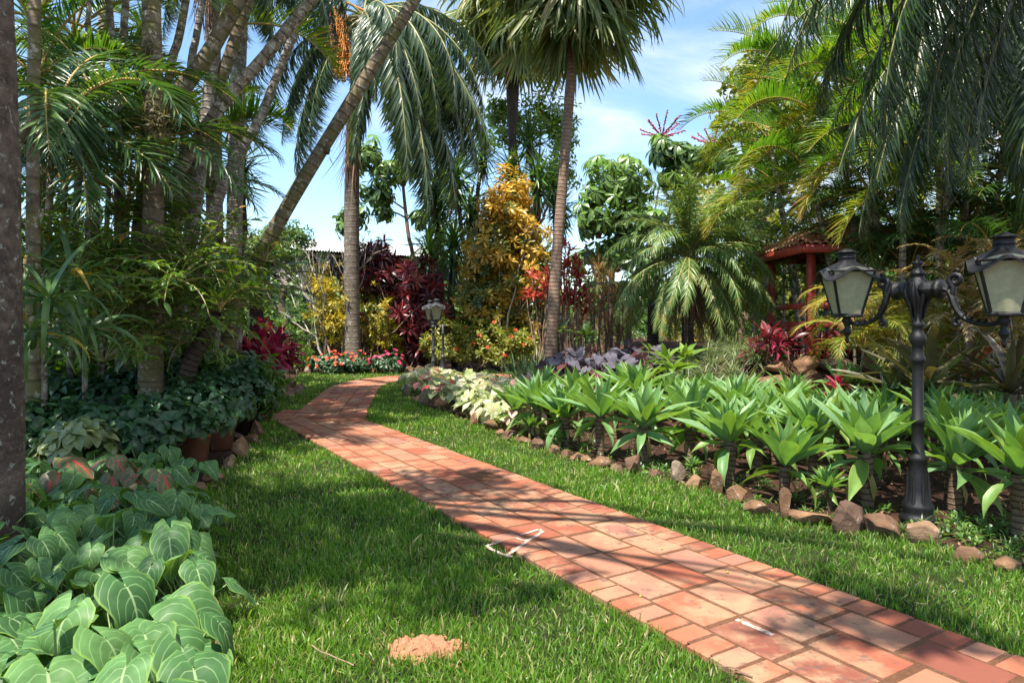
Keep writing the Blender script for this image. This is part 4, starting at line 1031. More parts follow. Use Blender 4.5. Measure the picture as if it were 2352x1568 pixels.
q = P(1790, 785, 10.9); cordyline(q[0], 10.9, .25, .6, 'bright crimson cordyline at the left end of the rock wall', 'wine cordylines on the wall', tint=.55, z=float(terrain(q[0], 10.9)))
q = P(1955, 830, 9.6); cordyline(q[0], 9.6, .45, .7, 'crimson cordyline behind the agaves left of the lamp pole', 'wine cordylines on the wall', tint=.75, z=float(terrain(q[0], 9.6)))

# ------------------------------------------------------------------ orchids and strap plants, left
OL = [leaf(.145, .042, 5, 'ovate', .3, d, 2, twist=tw) for d, tw in ((.4, .3), (.8, -.4), (1.2, .2))]
or_var = []
for i in range(4):
    mb = MB(); ms = MB()
    for c in range(17):
        a = rng.uniform(0, 6.28); L = rng.uniform(.45, .95); e0 = rng.uniform(.2, 1.3)
        t_ = np.linspace(0, 1, 9); th = e0-rng.uniform(.5, 1.5)*t_
        r = np.concatenate([[0], np.cumsum(np.cos(th[1:]))])*L/8; z = np.concatenate([[0], np.cumsum(np.sin(th[1:]))])*L/8
        pts = np.stack([np.cos(a)*r, np.sin(a)*r, z], -1)
        ms.tube(pts, np.linspace(.008, .004, 9), 5)
        k = 11; tt = np.linspace(.3, 1, k); pp = np.stack([np.interp(tt, t_, pts[:, q]) for q in range(3)], -1)
        tn = np.gradient(pp, axis=0); tn /= np.linalg.norm(tn, axis=1)[:, None]
        sd = np.cross(tn, UP); sd /= np.linalg.norm(sd, axis=1)[:, None]+1e-6
        d = tn*.6+sd*np.where(np.arange(k) % 2, 1, -1)[:, None]*.9+rng.normal(0, .25, (k, 3))+[0, 0, .1]
        mb.place_many(OL, pp, frames(d, UP+rng.normal(0, .3, (k, 3))), rng.uniform(.7, 1.15, k), np.clip(rng.normal(.5, .22, k), 0, .93)+(rng.uniform(size=k) < .03)*.3)
    or_var.append((mb.data('orchid_leaves', M['orchid']), ms.data('orchid_canes', M['canestem'])))
OP = [(120, 480, 8.2), (200, 520, 8.6), (270, 500, 8.8), (330, 480, 9.2), (400, 520, 9.4), (440, 560, 9.0), (470, 600, 9.6), (500, 660, 9.6), (530, 700, 10.2), (420, 640, 8.8), (350, 600, 8.6), (260, 600, 8.4), (300, 690, 8.0), (380, 720, 8.4), (460, 720, 9.0), (490, 745, 9.4), (340, 780, 8.2), (420, 790, 8.6), (240, 760, 7.6), (170, 620, 7.6), (100, 560, 7.6), (570, 650, 11.3), (610, 600, 10.8), (200, 690, 7.2), (240, 830, 7.4)]
for i, (u, v, Yd) in enumerate(OP):
    q = P(u, v, Yd); a, b = or_var[i % 4]
    lb = 'cane orchid with arching leafy stems, %s from the trunk side of the left tangle' % ORD[i] if i not in (21, 22) else ['cane orchid clinging near the foot of the long leaning trunk', 'cane orchid perched on the leaning trunk base above the cycad'][i-21]
    o = thing('cane_orchid', lb, 'orchid', q, rng.uniform(0, 6.28), 'cane orchids in the left tangle', rng.uniform(.9, 1.25))
    link('foliage', a, o); link('cane', b, o)
for i in range(16):
    q = P(rng.uniform(70, 460), rng.uniform(560, 800), rng.uniform(7.6, 9.6)); a, b = or_var[i % 4]
    o = thing('cane_orchid', 'cane orchid buried among the others in the shaded left tangle', 'orchid', q, rng.uniform(0, 6.28), 'buried cane orchids', rng.uniform(.9, 1.3)); link('foliage', a, o); link('cane', b, o)
SHL = [leaf(.20, .07, 5, 'ovate', .3, d, 2, twist=tw) for d, tw in ((.5, .2), (.9, -.3))]
for i, (xx, yy, h_) in enumerate([(-7.0, 9.2, 1.0), (-6.0, 9.0, 1.0), (-5.2, 9.6, 1.05), (-4.6, 10.2, 1.0), (-6.6, 8.0, .95), (-5.6, 10.4, 1.3), (-7.4, 10.4, 1.4), (-4.2, 10.9, .8), (-6.3, 7.2, .9)]):
    shrub('shade_shrub', 'dark leafy shrub behind the potted poinsettias, %s in the shaded row' % ORD[i], 'shrub', (xx, yy, -.05), [(70, (0, 0, h_*.75), (.65, .55, h_*.6), dict(lo=-.9, seed=i))], SHL, 'orchid', 9, (.28, .15), el=(-.4, 1.0), nst=14, r0=.014, group='dark shrubs under the left palms')
ST = [leaf(.78, .05, 9, 'strap', .3, d, 2, twist=tw, curl=1.2) for d, tw in ((1.4, .2), (2.0, -.3), (2.5, .3), (.9, .1))]
for i, (u, v, Yd, k, s) in enumerate([(110, 690, 6.0, 26, .95), (170, 640, 6.8, 24, .9), (200, 760, 6.4, 18, .85), (70, 770, 5.8, 16, .8), (90, 600, 7.0, 20, .85)]):
    mb = MB(); q = P(u, v, Yd)
    rosettes(mb, np.zeros((1, 3)), np.array([.25, -.3, .9]), k, ST, (-.1, 1.1), (.7*s, 1.15*s), .45, .25, r0=.03)
    mb.capped([(0, 0, -.12), (0, 0, -.04), (0, 0, .05)], [.03, .05, .03], 8)
    tag(mb.build('strap_leaf_plant', M['strap'], loc=q), ['strap-leaved epiphyte arching out beside the big near trunk', 'strap-leaved epiphyte higher up behind the first', 'small strap-leaved epiphyte hanging over the poinsettias', 'low strap-leaved epiphyte against the big near trunk', 'topmost strap-leaved epiphyte in the left tangle'][i], 'epiphyte', 'strap-leaved epiphytes')

# ------------------------------------------------------------------ small grasses, lilies, liriope
LR = [leaf(.55, .016, 6, 'ribbon', .2, d, 1, curl=1.3) for d in (1.2, 1.8, 2.3)]
IR = [leaf(.95, .035, 6, 'blade', .2, d, 1, curl=1.5) for d in (.2, .5, 1.0)]
lv = []
for i in range(3):
    mb = MB(); p = np.c_[rng.normal(0, .06, (5, 2)), np.zeros(5)]
    rosettes(mb, p, UP, 34, LR, (.2, 1.4), (.6, 1.1), .5, .25, r0=.01); lv.append(mb.data('striped_grass_tuft', M['lirio']))
lp = poisson([(2.7, 11.0), (3.6, 10.2), (4.0, 10.35), (4.3, 11.2), (5.6, 13.5), (4.6, 14.8), (3.2, 13.2)], .33, 3000)
for i, (xx, yy) in enumerate(lp):
    o = link('striped_tuft', lv[i % 3], None, (xx, yy, float(terrain(xx, yy))), rng.uniform(0, 6.28), rng.uniform(.85, 1.2))
    tag(o, 'tuft of pale striped grass on the slope under the date palm', 'ornamental grass', 'striped grass tufts')
for i, (u, v, Yd) in enumerate([(1195, 835, 15.2), (1212, 835, 14.9), (1228, 835, 15.3), (1240, 835, 14.6), (1255, 838, 15.4)]):
    mb = MB(); q = P(u, v, Yd); rosettes(mb, np.c_[rng.normal(0, .08, (3, 2)), np.zeros(3)], UP, 16, IR, (.8, 1.45), (.8, 1.25), .5, .25, r0=.01)
    tag(mb.build('iris_plant', M['iris'], loc=(q[0], Yd, 0)), 'sword-leaved iris clump beside the fan palm foot, %s from the left' % ORD[i], 'iris', 'iris clumps')
# green leafy lily by the taro
TG = []
for i, (u, v, Yd) in enumerate([(1530, 820, 11.6), (1572, 812, 11.8), (1545, 838, 11.2), (1500, 812, 12.8), (1280, 752, 14.6), (1345, 762, 14.9)]):
    q = P(u, v, Yd); tz = float(terrain(q[0], Yd)) if Yd < 14 else 0.
    mb = MB(); rosettes(mb, np.array([[0, 0, max(q[2]-tz-.1, .2)]]), UP, 12, [leaf(.42, .13, 6, 'ovate', .3, d, 2) for d in (.5, 1.0)], (.1, 1.3), (.7, 1.1), .8, .15)
    mb.tube([(0, 0, -.05), (0, 0, .1), (0, 0, max(q[2]-tz-.05, .25))], .02, 6)
    tag(mb.build('broadleaf_lily', M['bush'], loc=(q[0], Yd, tz)), 'bright green broad-leaved lily, %s among those around the dark taro' % ORD[i], 'lily', 'green lilies by the taro')

# ------------------------------------------------------------------ bromeliads right of the lamp
BR = [leaf(.95, .10, 8, 'strap', .5, d, 2, twist=tw, curl=1.4) for d, tw in ((.3, .1), (.7, -.2), (1.1, .2))]
for i, (u, v, Yd, s, lb) in enumerate([(2130, 900, 8.2, 1.2, 'big brown-green strap bromeliad behind the lamp pole'), (2230, 870, 8.6, 1.0, 'upright maroon bromeliad right of the lamp pole'), (2320, 905, 7.6, 1.0, 'grey striped bromeliad at the right picture edge'), (2060, 895, 8.8, .9, 'olive bromeliad left of the lamp pole behind the agaves')]):
    q = P(u, v, Yd); tz = float(terrain(q[0], Yd)); mb = MB()
    rosettes(mb, np.array([[0, 0, q[2]-tz]]), UP, 20, BR, (.1, 1.35), (.75*s, 1.1*s), [.45, .8, .2, .5][i], .15, r0=.04)
    mb.tube([(0, 0, -.05), (0, 0, .2), (0, 0, max(q[2]-tz, .3))], .06, 8)
    tag(mb.build('bromeliad', M['brom'], loc=(q[0], Yd, tz)), lb, 'bromeliad', 'bromeliads by the lamp')
mb = MB(); q = P(2245, 800, 9.0); tz = float(terrain(q[0], 9.0))
mb.tube([(0, 0, 0), (.01, 0, .6), (0, 0, q[2]-tz+.35)], [.022, .02, .012], 7)
rosettes(mb, np.stack([[0, 0, q[2]-tz-.15+.13*k] for k in range(6)]), UP, 6, [leaf(.2, .07, 4, 'ovate', .3, .4, 2)], (.2, 1.0), (.7, 1.1), .95, .05)
tag(mb.build('flower_spike', M['brom'], loc=(q[0], 9.0, tz)), 'tall red bromeliad flower spike rising right of the lamp pole', 'flower')

# leaf litter and small weeds on the agave soil
n = 5200; lx = rng.uniform(-.4, 8, n); ly = rng.uniform(4.4, 11, n); k = inpoly(lx, ly, RB+[(4.4, 3.6), (9, 6), (9, 11.5), (-.5, 13)])
lx, ly = lx[k], ly[k]; n = len(lx); a = rng.uniform(0, 6.28, n)
mb = MB(); mb.place_many([leaf(.06, .018, 2, 'lance', .2, d, 1) for d in (.3, 1.)], np.stack([lx, ly, terrain(lx, ly)+.006+rng.uniform(0, .012, n)], -1), frames(np.stack([np.cos(a), np.sin(a), rng.normal(0, .2, n)], -1), UP+rng.normal(0, .3, (n, 3))), rng.uniform(.5, 1.3, n), rng.uniform(0, 1, n))
n2 = 150; lx = rng.uniform(-4, 4, n2); ly = rng.uniform(2.6, 14, n2); k = inpoly(lx, ly, LAWN); lx, ly = lx[k], ly[k]; n2 = len(lx); a = rng.uniform(0, 6.28, n2)
mb.place_many([leaf(.06, .018, 2, 'lance', .2, d, 1) for d in (.3, 1.)], np.stack([lx, ly, np.where(on_path(lx, ly), .053, .06)], -1), frames(np.stack([np.cos(a), np.sin(a), rng.normal(0, .15, n2)], -1), UP+rng.normal(0, .3, (n2, 3))), rng.uniform(.4, .9, n2), rng.uniform(.2, 1, n2))
tag(mb.build('leaf_litter', M['dryleaf']), kind='stuff')
n = 420; q = rng.uniform(0, 1, (n, 2)); s_ = np.interp(q[:, 0], np.linspace(0, 1, len(RB)), [p[0] for p in RB]); s2 = np.interp(q[:, 0], np.linspace(0, 1, len(RB)), [p[1] for p in RB])
off = q[:, 1]**1.5*.9; pw = np.stack([s_+off*.8+.06, s2+off*.6+.05, np.full(n, .0)], -1); pw = np.vstack([pw, np.c_[rng.uniform(3.3, 5, 260), rng.uniform(4.3, 5.6, 260), np.zeros(260)]])
pw[:, 2] = terrain(pw[:, 0], pw[:, 1])+.005
mb = MB(); rosettes(mb, pw, UP, 9, [leaf(.06, .03, 3, 'ovate', .2, .7, 2), leaf(.10, .012, 3, 'ribbon', .2, .8, 1)], (.0, 1.3), (.5, 1.1), .45, .3)
tag(mb.build('weeds', M['bush']), kind='stuff')
# ------------------------------------------------------------------ frond libraries (each frond becomes a part of its palm)
def flib(name, mat, rm, specs, **kw):
    out = []
    for s in specs:
        k = dict(kw); k.update(s); mb = MB(); frond(mb, **k)
        out.append(mb.data(name, [M[mat], M[rm]]))
    return out
# (elevation at base, elevation at tip): upright, arching, level, hanging
QF = flib('queen_frond', 'queen', 'rachis', [dict(a0=a, a1=b, side=s, pw=p) for a, b, s, p in ((1.2, -1.1, .04, 1.0), (.9, -1.45, -.05, .8), (.5, -1.5, .05, .6), (.1, -1.52, -.04, .55), (-.5, -1.5, .03, .6), (.7, -1.5, .08, .5))],
          L=4.6, n=165, ll=.82, lw=.052, fwd=(1.1, .5), grav=.85, vee=.1, pet=.10, ldroop=1.1, rad=.035, tint=.45, tj=.22, plum=.35, mr=1)
AF = flib('cane_frond', 'areca', 'rachisy', [dict(a0=a, a1=b, side=s, tint=ti) for a, b, s, ti in ((1.35, .1, .05, .32), (1.15, -.5, -.06, .40), (.9, -.9, .05, .36), (.6, -1.2, -.05, .48), (.2, -1.35, .04, .66), (1.0, -1.1, .1, .34))],
          L=2.1, n=48, ll=.54, lw=.040, fwd=(.95, .5), grav=.0, vee=.75, pet=.2, ldroop=.55, rad=.02, tj=.10, tips=.25, mr=1, jit=.06)
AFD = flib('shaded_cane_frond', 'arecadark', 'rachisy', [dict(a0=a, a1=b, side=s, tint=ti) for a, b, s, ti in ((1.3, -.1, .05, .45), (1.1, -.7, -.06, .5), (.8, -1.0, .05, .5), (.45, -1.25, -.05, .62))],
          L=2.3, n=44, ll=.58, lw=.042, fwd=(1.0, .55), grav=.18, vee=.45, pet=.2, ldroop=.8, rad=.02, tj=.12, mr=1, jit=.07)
GF = flib('golden_frond', 'areca', 'rachisy', [dict(a0=a, a1=b, side=s, tint=ti) for a, b, s, ti in ((1.1, -.9, .05, .74), (.8, -1.2, -.06, .80), (.5, -1.3, .05, .70))],
          L=1.25, n=30, ll=.34, lw=.028, fwd=(1.0, .5), grav=.15, vee=.4, pet=.15, ldroop=.7, rad=.013, tj=.10, tips=.1, mr=1)
PF = flib('date_frond', 'pygmy', 'rachis', [dict(a0=a, a1=b, side=s, tint=ti) for a, b, s, ti in ((1.45, .2, .03, .55), (1.2, -.5, -.05, .55), (.9, -.9, .05, .5), (.55, -1.25, -.04, .45), (.1, -1.45, .04, .5), (-.5, -1.5, .0, .75))],
          L=1.75, n=75, ll=.30, lw=.020, fwd=(1.15, .55), grav=.28, vee=.1, pet=.10, ldroop=.7, rad=.016, tj=.2, plum=.25, mr=1)
CF = flib('cycad_frond', 'cycad', 'rachis', [dict(a0=a, a1=b, side=s) for a, b, s in ((1.1, -.2, .04), (.7, -.6, -.05), (.35, -.7, .05), (.05, -.8, 0))],
          L=1.7, n=80, ll=.22, lw=.016, fwd=(.9, .5), grav=.12, vee=.35, pet=.12, ldroop=.3, rad=.016, tint=.5, tj=.25, mr=1)
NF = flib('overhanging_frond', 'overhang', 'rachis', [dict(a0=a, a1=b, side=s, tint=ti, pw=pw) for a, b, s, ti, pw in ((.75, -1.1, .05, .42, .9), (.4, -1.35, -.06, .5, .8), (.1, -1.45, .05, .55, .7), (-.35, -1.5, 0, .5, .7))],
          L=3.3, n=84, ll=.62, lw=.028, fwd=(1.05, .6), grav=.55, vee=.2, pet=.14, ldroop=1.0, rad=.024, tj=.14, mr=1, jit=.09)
def put_fronds(root, lib, top, lst, s=1., name='frond'):
    """lst = [(library index, azimuth of the frond in degrees from +X, scale)]"""
    for k, az, q in lst:
        o = link(name, lib[k], root, top, math.radians(az)-pi/2, s*q)
        o.rotation_euler = (rng.normal(0, .05), rng.normal(0, .10), math.radians(az)-pi/2)
def palm(name, label, cat, pts, rad, mat, lib, lst, s=1., group=None, seg=12, off=None, n=20, wob=.02):
    pts = smooth_path(pts, n); o = thing(name, label, cat, pts[0], 0, group)
    mb = MB(); t_ = np.linspace(0, 1, n); r = np.interp(t_, np.linspace(0, 1, len(rad)), rad)
    mb.tube(pts-pts[0], r, seg, wob=wob); mb.build('trunk', M[mat], o)
    put_fronds(o, lib, pts[-1]-pts[0]-(0 if off is None else np.asarray(off)), lst, s)
    return o

# ---- queen palm in the middle
q0 = G(806, 858); top = P(836, 40, 21.6)
o = palm('queen_palm', 'tall queen palm with thick grey trunk behind the far flower bed', 'palm', [(q0[0], 21.6, -.1), P(808, 600, 21.6), P(812, 300, 21.6), top], [.29, .235, .235, .23, .22, .20, .18], 'trunk_queen', QF,
     [(4, 186, 1.15), (5, 200, 1.2), (3, 172, 1.05), (3, 192, 1.2), (4, 178, 1.25), (4, 200, 1.0), (3, 318, 1.15), (4, 325, 1.2), (4, 290, 1.2), (3, 305, 1.1), (3, 0, 1.35), (4, 10, 1.25), (3, 20, 1.2), (4, 355, 1.3), (3, 335, 1.2), (4, 318, 1.6), (3, 300, 1.5), (4, 335, 1.5), (4, 345, 1.45), (3, 322, 1.4), (4, 340, 1.1), (5, 350, 1.25), (3, 8, 1.25), (2, 330, 1.25), (5, 25, 1.3), (2, 300, 1.0), (4, 275, 1.0), (4, 300, 1.05), (3, 290, .9), (2, 150, 1.1), (1, 20, 1.2), (1, 200, 1.1), (0, 90, 1), (1, 120, 1), (2, 60, 1.1), (5, 315, 1.2), (3, 345, 1.3)], 1.05)
mb = MB(); tp = top-np.array([q0[0], 21.6, -.1])
for c, n_, spn, ln in (((-.75, -.35, -.15), 90, .35, 1.1), ((-.62, -.3, -1.0), 130, .30, 1.1)):
    for k in range(n_):
        a = rng.uniform(0, 6.28); r = spn*math.sqrt(rng.uniform()); b = tp+np.array(c)+np.array([math.cos(a)*r, math.sin(a)*r, rng.uniform(-.1, .2)])
        mb.tube(np.array([b, b+[rng.normal(0, .06), rng.normal(0, .06), -ln*.4], b+[rng.normal(0, .09), rng.normal(0, .09), -ln*rng.uniform(.6, 1)]]), .010, 3)
        for z in rng.uniform(.2, 1, 5): 
            c2 = b+[rng.normal(0, .06), rng.normal(0, .06), -ln*z]; mb.lathe([(.001, -.028), (.024, -.012), (.024, .012), (.001, .028)], 5, c2)
mb.tube([tp+[0, 0, .2], tp+[-.5, -.25, .35], tp+[-.72, -.34, -.1]], .04, 6)
mb.build('fruit_bunch', M['fruit'], o)
def skirt(parent, top, h, r, n, ln, mat='dryleaf', lw=.035, az=None, name='dry_skirt'):
    mb = MB(); a = rng.uniform(0, 6.28, n) if az is None else rng.normal(az[0], az[1], n); z = rng.uniform(0, h, n)
    d = np.stack([np.cos(a)*.25, np.sin(a)*.25, -np.ones(n)], -1)+rng.normal(0, .10, (n, 3))
    p = np.asarray(top)+np.stack([np.cos(a)*r, np.sin(a)*r, -z], -1)
    mb.place_many([leaf(ln, lw, 5, 'ribbon', .3, dr, 1, twist=tw) for dr, tw in ((.2, .4), (-.2, -.6), (.5, 1.))], p, frames(d, np.stack([np.cos(a), np.sin(a), np.full(n, .1)], -1)), rng.uniform(.5, 1.1, n), rng.uniform(0, .6, n))
    return mb.build(name, M[mat], parent)
skirt(o, P(822, 240, 21.6)-np.array([q0[0], 21.6, -.1]), 1.9, .22, 150, 1.7, az=(3.6, .5))

# ---- two fan palms right of it
def fan_leaf(L=1.0, n=30, spread=5.0, droop=.9, tint=.5, pend=1.0):
    """costapalmate frond: a petiole and a pleated fan whose segment tips fall freely"""
    mb = MB(); a = np.linspace(-spread/2, spread/2, n)
    for i, x in enumerate(a):
        ll = L*(.84+.16*math.cos(x*.7))*rng.uniform(.8, 1.15)*1.2
        V, F, UV = leaf(ll, .066*L, 10, 'lance', .5, droop*rng.uniform(.7, 1.5), 2, curl=2.0, twist=rng.normal(0, .5))
        d = np.array([math.sin(x), math.cos(x), rng.normal(0, .07)-pend*abs(math.sin(x))*.25])
        R = frames(d[None], UP)[0]; mb.add(V@R.T+[0, L*.78, 0], F, UV, float(np.clip(tint+rng.normal(0, .16), 0, 1)))
    mb.tube([(0, 0, 0), (0, L*.39, .03*L), (0, L*.78, 0)], [.02, .014, .011], 5, tint, 1)
    return mb.data('fan_frond', [M['fan'], M['rachis']])
FL = [[fan_leaf(tint=.5, droop=1.7, spread=4.4), fan_leaf(tint=.6, droop=2.0, spread=4.0)],
      [fan_leaf(tint=.55, droop=.9, spread=3.6), fan_leaf(tint=.68, droop=1.1, spread=3.2), fan_leaf(tint=.45, droop=.8, spread=3.9)],
      [fan_leaf(tint=.62, droop=.25, spread=2.4), fan_leaf(tint=.5, droop=.1, spread=2.7), fan_leaf(tint=.82, droop=-.1, spread=1.9)]]
def fan_palm(label, pts, rad, mat, n, s, shag, nsk):
    pts = smooth_path(pts, 20); o = thing('fan_palm', label, 'palm', pts[0], 0, 'fan palms')
    mb = MB(); mb.tube(pts-pts[0], np.interp(np.linspace(0, 1, 20), np.linspace(0, 1, len(rad)), rad), 14, wob=.02); mb.build('trunk', M[mat], o)
    tp = pts[-1]-pts[0]
    for j in range(n):
        az = j*2.39996+rng.normal(0, .15); q = j/(n-1)
        k = 0 if q < .30 else (1 if q < .72 else 2)
        el = [.40, -.30, -1.05][k]+rng.normal(0, .17); lib = FL[k]
        f = link('frond', lib[int(rng.integers(0, len(lib)))], o, tp+[0, 0, .5*(1-q)]+.1*np.array([math.cos(az), math.sin(az), 0]), 0, s*rng.uniform(.85, 1.12))
        f.rotation_mode = 'YXZ'; f.rotation_euler = (el, rng.normal(0, .35), az-pi/2)
    if nsk: skirt(o, tp, shag, rad[-1]*.9, nsk, 1.0*s, lw=.03)
    return o
b0 = P(1262, 900, 14.5); b0[2] = -.1
fan_palm('leaning fan palm with brown trunk rising behind the dark taro clump', [b0, P(1272, 690, 14.5), P(1290, 450, 14.5), P(1331, -60, 14.5)], [.17, .14, .125, .115, .11, .105, .10], 'trunk_fan', 46, 1.25, 1.2, 150)
b1 = P(1178, 800, 28); b1[2] = -.1
o2 = fan_palm('slimmer fan palm with dark trunk between the yucca heads', [b1, P(1178, 450, 28), P(1177, 235, 28), P(1182, 20, 28)], [.20, .19, .18, .18, .17, .28, .33, .18], 'trunk_dark', 46, 1.9, .3, 0)
mb = MB()
for k in range(14):      # bare old leaf stalks below the crown
    a = k*2.4; tp = P(1178, 215, 28)-b1; mb.tube(smooth_path([tp+[.13*math.cos(a), .13*math.sin(a), -.1], tp+[.33*math.cos(a), .33*math.sin(a), 1.], tp+[.95*math.cos(a), .95*math.sin(a), 2.]], 8), np.linspace(.05, .02, 8), 5)
mb.build('leaf_stalk', M['redstem'], o2)

# ---- second queen palm with finely ringed trunk on the left
rt = [P(497, 760, 12.5), P(492, 420, 12.5), P(489, 100, 12.5), P(492, -160, 12.5)]; rt[0][2] = -.1
o3 = palm('queen_palm', 'queen palm with finely ringed pale trunk among the left trunks', 'palm', rt, [.17, .15, .14, .135, .13], 'trunk_ring', QF, [(3, 330, .62), (4, 350, .6), (5, 15, .62), (2, 340, .62), (3, 5, .55), (4, 190, .5), (2, 100, .6), (1, 60, .6), (0, 200, .6), (5, 290, .55), (1, 150, .6)], 1.0)
skirt(o3, np.array(rt[3])-rt[0]-[0, 0, .2], .9, .16, 60, 1.6, az=(4.2, .7))
rt = [P(537, 770, 13.5), P(537, 600, 13.5), P(541, 410, 13.5), P(548, 150, 13.5), P(562, -180, 13.5)]; rt[0][2] = -.1
palm('queen_palm', 'queen palm with stout lichened grey trunk left of the long leaning trunk', 'palm', rt, [.17, .15, .155, .15, .13], 'trunk_pale', QF, [(4, 330, .65), (3, 350, .75), (5, 20, .7), (2, 40, .7), (4, 200, .6), (1, 120, .7), (3, 300, .7), (0, 90, .7)], 1.0)

# ---- leaning mossy and ringed cane trunks of the left clump
def pth(lst): return [P(*p) for p in lst]
LT = [
 ('longest leaning trunk slanting right across the queen palm', [(535, 720, 11.2), (580, 625, 11.2), (640, 510, 11.2), (735, 350, 11.3), (850, 165, 11.4), (1000, -80, 11.5)], [.125, .115, .105, .10, .10, .09], 'trunk_moss', [(0, 60), (1, 330), (2, 20), (5, 120), (3, 300), (1, 200)]),
 ('slender ringed trunk leaning right, crossing above the mossy trunk', [(330, 590, 9.6), (380, 454, 9.6), (440, 345, 9.6), (527, 218, 9.6), (600, 140, 9.7), (740, -30, 9.8)], [.095, .09, .085, .08, .075, .07], 'trunk_cane', [(0, 60), (1, 340), (2, 20), (5, 140), (3, 290)]),
 ('thick dark mossy trunk leaning right from the clump centre', [(330, 480, 9.3), (397, 246, 9.3), (475, 130, 9.3), (565, -30, 9.4), (640, -160, 9.4)], [.11, .10, .095, .095, .085], 'trunk_moss', [(0, 60), (1, 350), (2, 30), (5, 200), (3, 300)]),
 ('dark ringed trunk leaning right just behind the thick mossy one', [(370, 640, 10.2), (415, 468, 10.2), (468, 290, 10.2), (520, 151, 10.2), (580, -30, 10.3), (620, -150, 10.3)], [.10, .09, .085, .08, .08, .07], 'trunk_moss', [(0, 60), (1, 10), (2, 340), (5, 160), (4, 270)]),
 ('upright main trunk wrapped in moss and air plants', [(348, 720, 8.6), (352, 492, 8.6), (358, 320, 8.6), (352, 180, 8.6), (348, 0, 8.7), (350, -180, 8.8)], [.13, .11, .11, .105, .10, .09], 'trunk_moss', [(0, 60), (1, 200), (2, 120), (5, 300), (1, 20)]),
 ('thin pale ringed trunk rising right of the main mossy trunk', [(372, 420, 10.6), (390, 169, 10.6), (410, 90, 10.6), (430, -20, 10.6), (440, -150, 10.6)], [.075, .06, .055, .05, .05], 'trunk_cane', [(0, 60), (1, 300), (2, 10), (3, 180)]),
 ('thin whitish trunk between the ringed palm and the leaning trunks', [(405, 560, 11.8), (436, 176, 11.8), (450, 90, 11.8), (468, -10, 11.8), (480, -120, 11.8)], [.07, .06, .055, .05, .05], 'trunk_pale', [(0, 60), (1, 340), (2, 170), (3, 280)]),
 ('pale ringed trunk left of the main mossy trunk', [(214, 480, 11.), (218, 260, 11.), (222, 190, 11.), (236, 80, 11.), (248, -40, 11.), (256, -170, 11.)], [.09, .08, .078, .075, .072, .07], 'trunk_cane', [(0, 60), (1, 180), (2, 250), (5, 330), (3, 20)]),
 ('slim whitish trunk close beside the pale ringed one', [(272, 420, 9.2), (267, 197, 9.2), (258, 100, 9.2), (250, 0, 9.2), (244, -120, 9.2)], [.05, .045, .042, .04, .04], 'trunk_pale', [(0, 60), (1, 200), (2, 300)]),
 ('slim ringed trunk between the pale pair and the mossy trunk', [(274, 470, 9.6), (278, 197, 9.6), (283, 90, 9.6), (290, -20, 9.6), (296, -150, 9.7)], [.05, .047, .045, .043, .04], 'trunk_cane', [(0, 60), (1, 20), (2, 250), (3, 140)]),
 ('dark trunk close behind the big near trunk', [(76, 640, 6.8), (76, 457, 6.8), (77, 250, 6.8), (79, 60, 6.8), (84, -200, 6.9)], [.06, .052, .05, .048, .045], 'trunk_moss', [(0, 60), (1, 30), (2, 320), (5, 120)]),
 ('pale trunk curving up to the right behind the cycad side', [(440, 720, 11.0), (455, 640, 11.0), (478, 540, 11.0), (520, 404, 11.0), (594, 278, 11.0), (640, 165, 11.1), (700, 20, 11.2), (750, -110, 11.2)], [.11, .10, .09, .075, .065, .06, .06, .05], 'trunk_pale', [(0, 60), (1, 330), (2, 20), (5, 100)]),
 ('short thick mossy trunk stub at the foot of the clump', [(400, 720, 9.8), (425, 600, 9.8), (450, 470, 9.9), (470, 300, 10.)], [.11, .10, .085, .08], 'trunk_pale', [(1, 100), (2, 330), (3, 20)]),
 ('thin brown cane stem left of the dark fronds', [(165, 620, 8.8), (176, 480, 8.8), (185, 380, 8.8), (192, 250, 8.8)], [.04, .035, .033, .03], 'trunk_cane', [(0, 80), (1, 200), (2, 320), (5, 20)]),
]
clump = []
for lb, pts, rad, mat, fr in LT:
    rad = [r_*1.12 for r_ in rad]; pts = pth(pts); z0 = pts[0].copy(); z0[2] = min(z0[2]-.1, -.1)
    if z0[2] < pts[0][2]-.3: pts = [np.array([pts[0][0]+.6*(pts[0][0]-pts[1][0]), pts[0][1], -.1])]+pts; rad = [rad[0]*1.05]+rad
    dd = pts[-1]-pts[-2]; pts = pts+[pts[-1]+dd/np.linalg.norm(dd)*1.5]; rad = rad+[rad[-1]*.9]
    o = palm('cane_palm', lb, 'palm', pts, rad, mat, AF, [(k, az, rng.uniform(.85, 1.1)) for k, az in fr], 1.0, 'leaning palms of the left clump')
    clump.append(o)
# crooked dark stub with the bright palm seedling in front
mb = MB(); mb.tube(smooth_path([P(395, 1020, 8.6), P(432, 850, 8.6), P(455, 800, 8.6), P(478, 760, 8.7), P(490, 740, 8.8), P(500, 720, 8.8)], 12)-P(395, 1020, 8.6), np.linspace(.11, .085, 12), 10, wob=.06)
tag(mb.build('palm_stump', M['trunk_dark'], loc=P(395, 1020, 8.6)), 'short leaning dark trunk stump between the poinsettias and the red cordylines', 'stump')
q = P(505, 715, 8.3); o = thing('palm_seedling', 'bright green fan-like palm seedling sprouting above the dark stump', 'palm', q)
put_fronds(o, AF, (0, 0, 0), [(0, 330, .33), (1, 20, .32), (2, 290, .30), (5, 60, .3), (0, 200, .28)])
